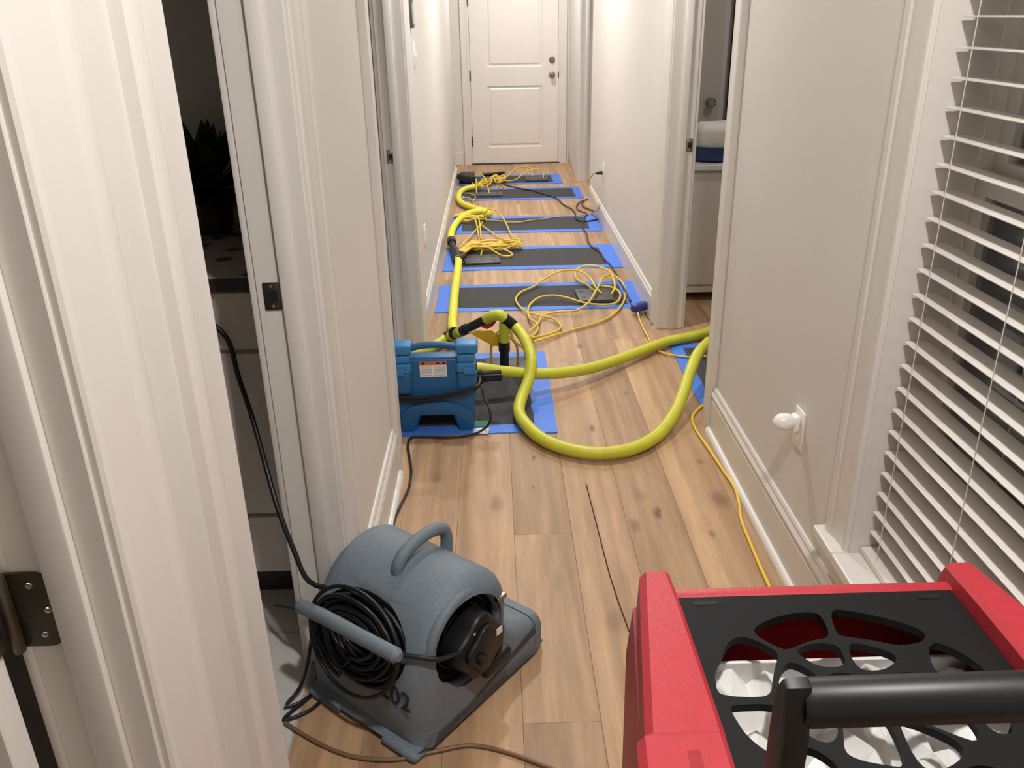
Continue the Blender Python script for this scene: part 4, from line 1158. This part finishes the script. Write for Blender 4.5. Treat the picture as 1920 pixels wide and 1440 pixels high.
mk('hose_port', lathe(B(), [(.032, 0), (.032, .008), (.028, .010)], (CX + .148, 3.31, .155), (1, 0, 0), 24), 'black', bu, smooth=True)
mk('exhaust_tube', lathe(B(), [(.030, 0), (.030, .038), (.0225, .042), (.0225, .115), (.019, .115), (.019, .05)], (CX + .145, 3.12, .190), (1, .05, .04), 24), 'blackgloss', bu, smooth=True)

# ------------------------------------------------------------------ red dehumidifier in the foreground
rd = thing('dehumidifier', 'red molded dehumidifier with black web grille and black push handle', 'dehumidifier', (.385, .62, 0))
MX = .385
def ring_loft(bm, rings):
    R_ = [[bm.verts.new(p) for p in r] for r in rings]
    n = len(R_[0])
    for A_, C_ in zip(R_, R_[1:]):
        for k in range(n): bm.faces.new((A_[k], A_[(k + 1) % n], C_[(k + 1) % n], C_[k]))
    return R_
# shell: outer wall up, over the rim, down the inside of the well
def plan(hx_far, hx_near, yf, yn, z, r=.0):
    return [(MX - hx_near, yn, z), (MX + hx_near, yn, z), (MX + hx_near * .99 + .0, (yn + yf) / 2, z), (MX + hx_far, yf, z), (MX - hx_far, yf, z), (MX - (hx_near * .99), (yn + yf) / 2, z)]
def plan2(a, b, yf, yn, z):
    m_ = (a + b) / 2
    return [(MX - b, yn, z), (MX + b, yn, z), (MX + m_, (yn + yf) / 2, z), (MX + a, yf, z), (MX - a, yf, z), (MX - m_, (yn + yf) / 2, z)]
bm = B()
rings = [plan2(.215, .265, .880, .375, .10), plan2(.222, .285, .886, .370, .35), plan2(.226, .288, .884, .368, .74), plan2(.222, .284, .872, .368, .822),
         plan2(.176, .19, .868, .385, .840), plan2(.174, .186, .866, .390, .8405), plan2(.172, .172, .853, .40, .8405), plan2(.168, .168, .849, .405, .70)]
RR = ring_loft(bm, rings)
bm.faces.new(RR[0][::-1]); bm.faces.new(RR[-1])
shell = mk('body', bm, 'red', rd, smooth=True, angle=28)
# liner of the well
bm = B()
RR = ring_loft(bm, [plan2(.1675, .1675, .8485, .4055, .838), plan2(.1675, .1675, .8485, .4055, .705)])
bm.faces.new(RR[-1])
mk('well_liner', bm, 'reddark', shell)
# side rails with chamfered tops
for s in (-1, 1):
    bm = B()
    secs = []
    for (y, inn, out_, top) in ((.893, .178, .196, .846), (.880, .176, .214, .872), (.80, .175, .226, .876), (.70, .174, .240, .877), (.615, .173, .252, .877), (.605, .176, .262, .884), (.50, .176, .272, .884), (.40, .176, .276, .876), (.375, .178, .27, .85)):
        secs.append([(MX + s * inn, y, .800), (MX + s * inn, y, top - .006), (MX + s * (inn + .006), y, top), (MX + s * (out_ - .008), y, top), (MX + s * out_, y, top - .009), (MX + s * (out_ + .003), y, top - .075), (MX + s * (out_ + .002), y, .78)])
    V_ = [[bm.verts.new(p) for p in sec] for sec in secs]
    for A_, C_ in zip(V_, V_[1:]):
        for k in range(7): bm.faces.new((A_[k], A_[(k + 1) % 7], C_[(k + 1) % 7], C_[k]))
    bm.faces.new(V_[0]); bm.faces.new(V_[-1][::-1])
    mk('side_rail', bm, 'red', rd, smooth=True, angle=28)
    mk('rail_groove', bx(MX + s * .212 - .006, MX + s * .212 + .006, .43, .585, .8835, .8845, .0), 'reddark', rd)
mk('back_rim', bx(MX - .18, MX + .18, .853, .872, .80, .8515, .004), 'red', rd, smooth=True)
# grille plate with web shaped openings
CUTS = [
 [(0.2890, 0.7870), (0.3110, 0.8050), (0.3420, 0.8160), (0.3710, 0.8180), (0.3780, 0.8100), (0.3760, 0.7740), (0.3530, 0.7710), (0.3340, 0.7620), (0.3220, 0.7570), (0.3140, 0.7590)],
 [(0.3960, 0.8210), (0.4160, 0.8190), (0.4510, 0.8050), (0.4760, 0.7900), (0.4850, 0.7800), (0.4840, 0.7700), (0.4730, 0.7610), (0.4460, 0.7580), (0.4250, 0.7680), (0.3950, 0.7750), (0.3890, 0.7800)],
 [(0.2600, 0.7720), (0.2750, 0.7780), (0.2900, 0.7690), (0.3080, 0.7490), (0.2990, 0.7340), (0.2880, 0.7100), (0.2820, 0.6930), (0.2710, 0.6860), (0.2310, 0.6900), (0.2270, 0.7000), (0.2320, 0.7260), (0.2450, 0.7490)],
 [(0.2920, 0.6920), (0.3000, 0.7170), (0.3140, 0.7340), (0.3250, 0.7310), (0.3400, 0.7120), (0.3320, 0.6920), (0.3080, 0.6830), (.2960, .6850)],
 [(0.3300, 0.7530), (0.3450, 0.7620), (0.3640, 0.7640), (0.3770, 0.7600), (0.3800, 0.7520), (0.3770, 0.7270), (0.3480, 0.7270), (0.3370, 0.7400)],
 [(0.3920, 0.7620), (0.4090, 0.7600), (0.4300, 0.7490), (0.4390, 0.7390), (0.4280, 0.7260), (0.4080, 0.7180), (0.3880, 0.7220)],
 [(0.4790, 0.7480), (0.4920, 0.7590), (0.5030, 0.7540), (0.5220, 0.7280), (0.5240, 0.7020), (0.4700, 0.7050)],
 [(0.2330, 0.6710), (0.2430, 0.6730), (0.2780, 0.6730), (0.2840, 0.6590), (0.2700, 0.6050), (0.2560, 0.6110), (0.2410, 0.6320), (0.2360, 0.6520)],
 [(0.2980, 0.6650), (0.3300, 0.6690), (0.3410, 0.6520), (0.3270, 0.6250), (0.3140, 0.6210), (0.3000, 0.6330), (.2940, .6500)],
 [(0.3500, 0.6660), (0.3800, 0.6700), (0.3890, 0.6500), (0.3830, 0.5890), (0.3600, 0.5940), (0.3410, 0.6000), (0.3310, 0.6090), (0.3380, 0.6300)],
 [(0.3990, 0.6430), (0.4080, 0.6480), (0.4460, 0.6190), (0.4440, 0.6010), (0.4170, 0.5850), (0.3950, 0.5860)],
 [(0.4160, 0.6560), (0.4560, 0.6640), (0.4720, 0.6560), (0.4730, 0.6280), (0.4660, 0.6190), (0.4580, 0.6190), (0.4290, 0.6400)],
 [(0.4830, 0.6880), (0.5270, 0.6850), (0.5180, 0.6450), (0.5030, 0.6240), (0.4860, 0.6300), (.4870, .6620)],
 [(0.2850, 0.6120), (0.2960, 0.6150), (0.3060, 0.6080), (0.3180, 0.5900), (0.3000, 0.5600), (0.2860, 0.5660), (.2760, .5880)],
 [(0.3500, 0.7140), (0.3740, 0.7160), (0.3830, 0.7050), (0.3740, 0.6830), (0.3520, 0.6810), (0.3430, 0.6950)],
 [(0.3960, 0.7080), (0.4200, 0.7100), (0.4420, 0.7150), (0.4580, 0.7000), (0.4600, 0.6800), (0.4300, 0.6680), (0.4000, 0.6700)],
 [(0.3280, 0.5790), (0.3500, 0.5850), (0.3830, 0.5780), (0.3830, 0.5480), (0.3500, 0.5430), (0.3140, 0.5520)],
 [(0.3970, 0.5770), (0.4200, 0.5760), (0.4520, 0.5900), (0.4750, 0.5760), (0.4500, 0.5560), (0.3970, 0.5480)],
]
def chaikin(P, n=2):
    for _ in range(n):
        Q = []
        for i in range(len(P)):
            a, b = P[i], P[(i + 1) % len(P)]
            Q.append((a[0] * .75 + b[0] * .25, a[1] * .75 + b[1] * .25)); Q.append((a[0] * .25 + b[0] * .75, a[1] * .25 + b[1] * .75))
        P = Q
    return P
def grow(P, f):
    cx = sum(p[0] for p in P) / len(P); cy = sum(p[1] for p in P) / len(P)
    return [(cx + (p[0] - cx) * f, cy + (p[1] - cy) * f) for p in P]
GX0, GX1, GY0, GY1 = .2125, .5575, .425, .8535
bm = B()
def loop2d(P, z):
    vs2 = [bm.verts.new((p[0], p[1], z)) for p in P]
    return [bm.edges.new((vs2[i], vs2[(i + 1) % len(vs2)])) for i in range(len(vs2))]
ed = loop2d([(GX0, GY0), (GX1, GY0), (GX1, GY1), (GX0, GY1)], .8505)
for c_ in CUTS: ed += loop2d(chaikin(grow(c_, 1.06)), .8505)
bmesh.ops.triangle_fill(bm, use_beauty=True, use_dissolve=False, edges=ed, normal=(0, 0, 1))
ext = bmesh.ops.extrude_face_region(bm, geom=list(bm.faces))
bmesh.ops.translate(bm, vec=(0, 0, -.010), verts=[e for e in ext['geom'] if isinstance(e, bmesh.types.BMVert)])
mk('grille', bm, 'grille', rd)
for (a_, b_) in ((.232, .262), (.51, .54)):
    mk('grille_tab', bx(a_, b_, .838, .845, .8503, .8512), 'black', rd)
# crumpled filter under the grille
bm = B()
rf = random.Random(12)
NXF, NYF = 17, 16
G_ = []
for j in range(NYF):
    row = []
    for i in range(NXF):
        x = .225 + (.545 - .225) * i / (NXF - 1); y = .415 + (.775 - .415) * j / (NYF - 1)
        ed_ = (i in (0, NXF - 1)) or (j in (0, NYF - 1))
        row.append(bm.verts.new((x + (0 if ed_ else rf.uniform(-.006, .006)), y + (0 if ed_ else rf.uniform(-.006, .006)), .792 + rf.uniform(-.020, .020))))
    G_.append(row)
for j in range(NYF - 1):
    for i in range(NXF - 1):
        q = (G_[j][i], G_[j][i + 1], G_[j + 1][i + 1], G_[j + 1][i])
        if rf.random() < .5:
            bm.faces.new((q[0], q[1], q[2])); bm.faces.new((q[0], q[2], q[3]))
        else:
            bm.faces.new((q[0], q[1], q[3])); bm.faces.new((q[1], q[2], q[3]))
mk('filter', bm, 'foil', rd)
mk('filter_frame', bx(.222, .548, .775, .780, .735, .815, .0015), 'foil', rd)
# push handle
HZ, HY = 1.106, .417
mk('handle_bar', sweep(B(), [Vector((.190, HY, HZ)), Vector((.195, HY, HZ)), Vector((.385, HY, HZ)), Vector((.575, HY, HZ)), Vector((.580, HY, HZ))], lambda i, a: .013 if i in (0, 4) else .0160, 24), 'black', rd, smooth=True)
for s in (-1, 1):
    x_ = MX + s * .199
    bm = prism(B(), [(HY - .013, .79), (HY + .013, .79), (HY + .014, HZ - .03), (HY + .012, HZ + .004), (HY + .002, HZ + .020), (HY - .006, HZ + .018), (HY - .014, HZ - .02)], 'x', x_ - .009, x_ + .009, .003, 2)
    mk('handle_post', bm, 'black', rd, smooth=True)
# base and wheels
mk('base', bx(MX - .20, MX + .20, .42, .85, .06, .11, .01), 'black', rd, smooth=True)
for s in (-1, 1):
    mk('wheel', lathe(B(), [(.03, -.02), (.085, -.02), (.09, -.012), (.09, .012), (.085, .02), (.03, .02)], (MX + s * .235, .52, .09), (1, 0, 0), 28), 'blacksoft', rd, smooth=True)
    mk('foot', bx(MX + s * .16 - .02, MX + s * .16 + .02, .80, .84, 0, .065, .004), 'blacksoft', rd)

# ------------------------------------------------------------------ bathroom seen through the second left door
vn = thing('bathroom_vanity', 'white vanity cabinet with drawers in the dark left bathroom', 'cabinet', (-.95, 2.22, 0))
mk('carcass', bx(-1.50, -.53, 1.962, 2.515, .115, .935), 'cabinet', vn)
mk('toe_kick', bx(-1.48, -.53, 2.03, 2.515, 0, .115), 'pot', vn)
for (z0_, z1_) in ((.125, .300), (.312, .770), (.782, .925)):
    for (x0_, x1_) in ((-1.02, -.545), (-1.49, -1.03)):
        dr = mk('drawer', bx(x0_, x1_, 1.944, 1.962, z0_, z1_, .002), 'cabinet', vn)
        if z1_ - z0_ > .3:
            mk('drawer_panel', bx(x0_ + .06, x1_ - .06, 1.9425, 1.9445, z0_ + .06, z1_ - .06), 'cabinet', dr)
ct = tag(mk('stone_countertop', bx(-1.52, -.515, 1.925, 2.517, .9352, .968, .003), 'granite', base=True), 'speckled stone countertop in the dark left bathroom', 'countertop')
mk('front_edge', bx(-1.521, -.515, 1.9235, 1.9255, .936, .967), 'stoneedge', ct)
pl_ = thing('potted_plant', 'dark leafy plant in a pot on the bathroom countertop', 'plant', (-.80, 2.40, .968))
mk('pot', lathe(B(), [(.05, 0), (.065, .10), (.07, .11), (.062, .11), (.05, .02)], (-.80, 2.40, .969), (0, 0, 1), 20), 'pot', pl_, smooth=True)
rl = random.Random(5)
for k in range(64):
    a = rl.uniform(0, 2 * math.pi); el = rl.uniform(.1, 1.35); ln = rl.uniform(.12, .30)
    c0 = Vector((-.80, 2.40, 1.07))
    d_ = Vector((math.cos(a) * math.cos(el), math.sin(a) * math.cos(el), math.sin(el)))
    if c0.y + d_.y * ln > 2.49: d_.y = -abs(d_.y)
    if c0.x + d_.x * ln > -.54: d_.x = -abs(d_.x)
    s_ = d_.cross(Vector((0, 0, 1))).normalized()
    bm = B()
    prev = None
    for i in range(5):
        f = i / 4; w_ = .026 * math.sin(math.pi * min(.97, f * .92 + .05))
        c_ = c0 + d_ * ln * f + Vector((0, 0, -.05 * f * f))
        cur = (bm.verts.new(c_ - s_ * w_), bm.verts.new(c_ + Vector((0, 0, .004))), bm.verts.new(c_ + s_ * w_))
        if prev:
            bm.faces.new((prev[0], prev[1], cur[1], cur[0])); bm.faces.new((prev[1], prev[2], cur[2], cur[1]))
        prev = cur
    mk('leaf', bm, 'leaf', pl_, smooth=True)
tag(mk('folded_towel', bx(-.64, -.55, 2.20, 2.34, .969, 1.16, .03, 4), 'fabric', base=True, smooth=True), 'pale folded towel beside the plant on the bathroom countertop', 'towel')

# ------------------------------------------------------------------ room seen through the right doorway
cb = thing('white_cabinet', 'plain white low cabinet beyond the right doorway', 'cabinet', (1.35, 4.9, 0))
mk('carcass', bx(1.03, 1.80, 4.62, 5.20, .05, .735), 'cabinet', cb)
mk('side_stile', bx(1.03, 1.80, 4.606, 4.62, .05, .085), 'cabinet', cb)
mk('door_front', bx(1.045, 1.785, 4.604, 4.62, .095, .72, .002), 'cabinet', cb)
mk('top', bx(1.015, 1.815, 4.59, 5.22, .735, .762, .003), 'trim', cb)
mk('leg', bx(1.03, 1.06, 5.10, 5.18, 0, .05), 'pot', cb)
mk('leg', bx(1.77, 1.80, 5.10, 5.18, 0, .05), 'pot', cb)
mk('leg', bx(1.03, 1.06, 4.64, 4.70, 0, .05), 'pot', cb)
mk('leg', bx(1.77, 1.80, 4.64, 4.70, 0, .05), 'pot', cb)
bb = thing('plastic_bin', 'blue plastic bin on the white cabinet beyond the right doorway', 'bin', (1.22, 4.78, .762))
mk('tub', lathe(B(), [(.10, 0), (.125, .012), (.135, .075), (.140, .082), (.128, .082), (.118, .02), (0, .018)], (1.215, 4.78, .7625), (0, 0, 1), 28), 'bluebin', bb, smooth=True)
mk('rim', sweep(B(), [Vector((1.215 + .139 * math.cos(a), 4.78 + .139 * math.sin(a), .843)) for a in [2 * math.pi * k / 32 for k in range(32)]], .005, 8, closed=True), 'bluebin', bb, smooth=True)
bm = bx(1.10, 1.335, 4.69, 4.88, .80, .962, .05, 4)
rg = random.Random(3)
for v in bm.verts: v.co += Vector((rg.uniform(-.006, .006), rg.uniform(-.006, .006), rg.uniform(-.006, .006)))
tag(mk('cloth_bundle', bm, 'bag', base=True, smooth=True, angle=80), 'white cloth bundle piled in the blue bin', 'cloth')
rdoor = structure('door_8', 'taupe door with a round knob inside the right room', (1.25, 5.66, 0))
mk('door_slab', bx(.98, 1.452, 5.655, 5.692, .012, 2.03, .002), 'greydoor', rdoor)
mk('door_knob', lathe(B(), [(.030, 0), (.030, .006), (.012, .010), (.012, .028), (.024, .036), (.029, .048), (.022, .060), (0, .063)], (1.392, 5.655, .985), (0, -1, 0), 24), 'metal', rdoor, smooth=True)
cu = thing('void_backdrop', 'dark brown curtain standing in for the dark void beside the taupe door in the right room', 'backdrop', (1.8, 5.64, 0))  # added dark sheet and rod in place of the unlit void
bm = B()
prev = None
for k in range(60):
    x = 1.50 + .6 * k / 59; y = 5.655 + .018 * math.sin(k * .9)
    cur = [bm.verts.new((x, y, .02)), bm.verts.new((x, y, 2.3)), bm.verts.new((x, y + .006, 2.3)), bm.verts.new((x, y + .006, .02))]
    if prev:
        for i in range(4): bm.faces.new((prev[i], prev[(i + 1) % 4], cur[(i + 1) % 4], cur[i]))
    prev = cur
mk('void_sheet', bm, 'redbrown', cu, smooth=True)
mk('rod', sweep(B(), [Vector((1.49, 5.66, 2.31)), Vector((2.12, 5.66, 2.31))], .012, 10), 'metal', cu)
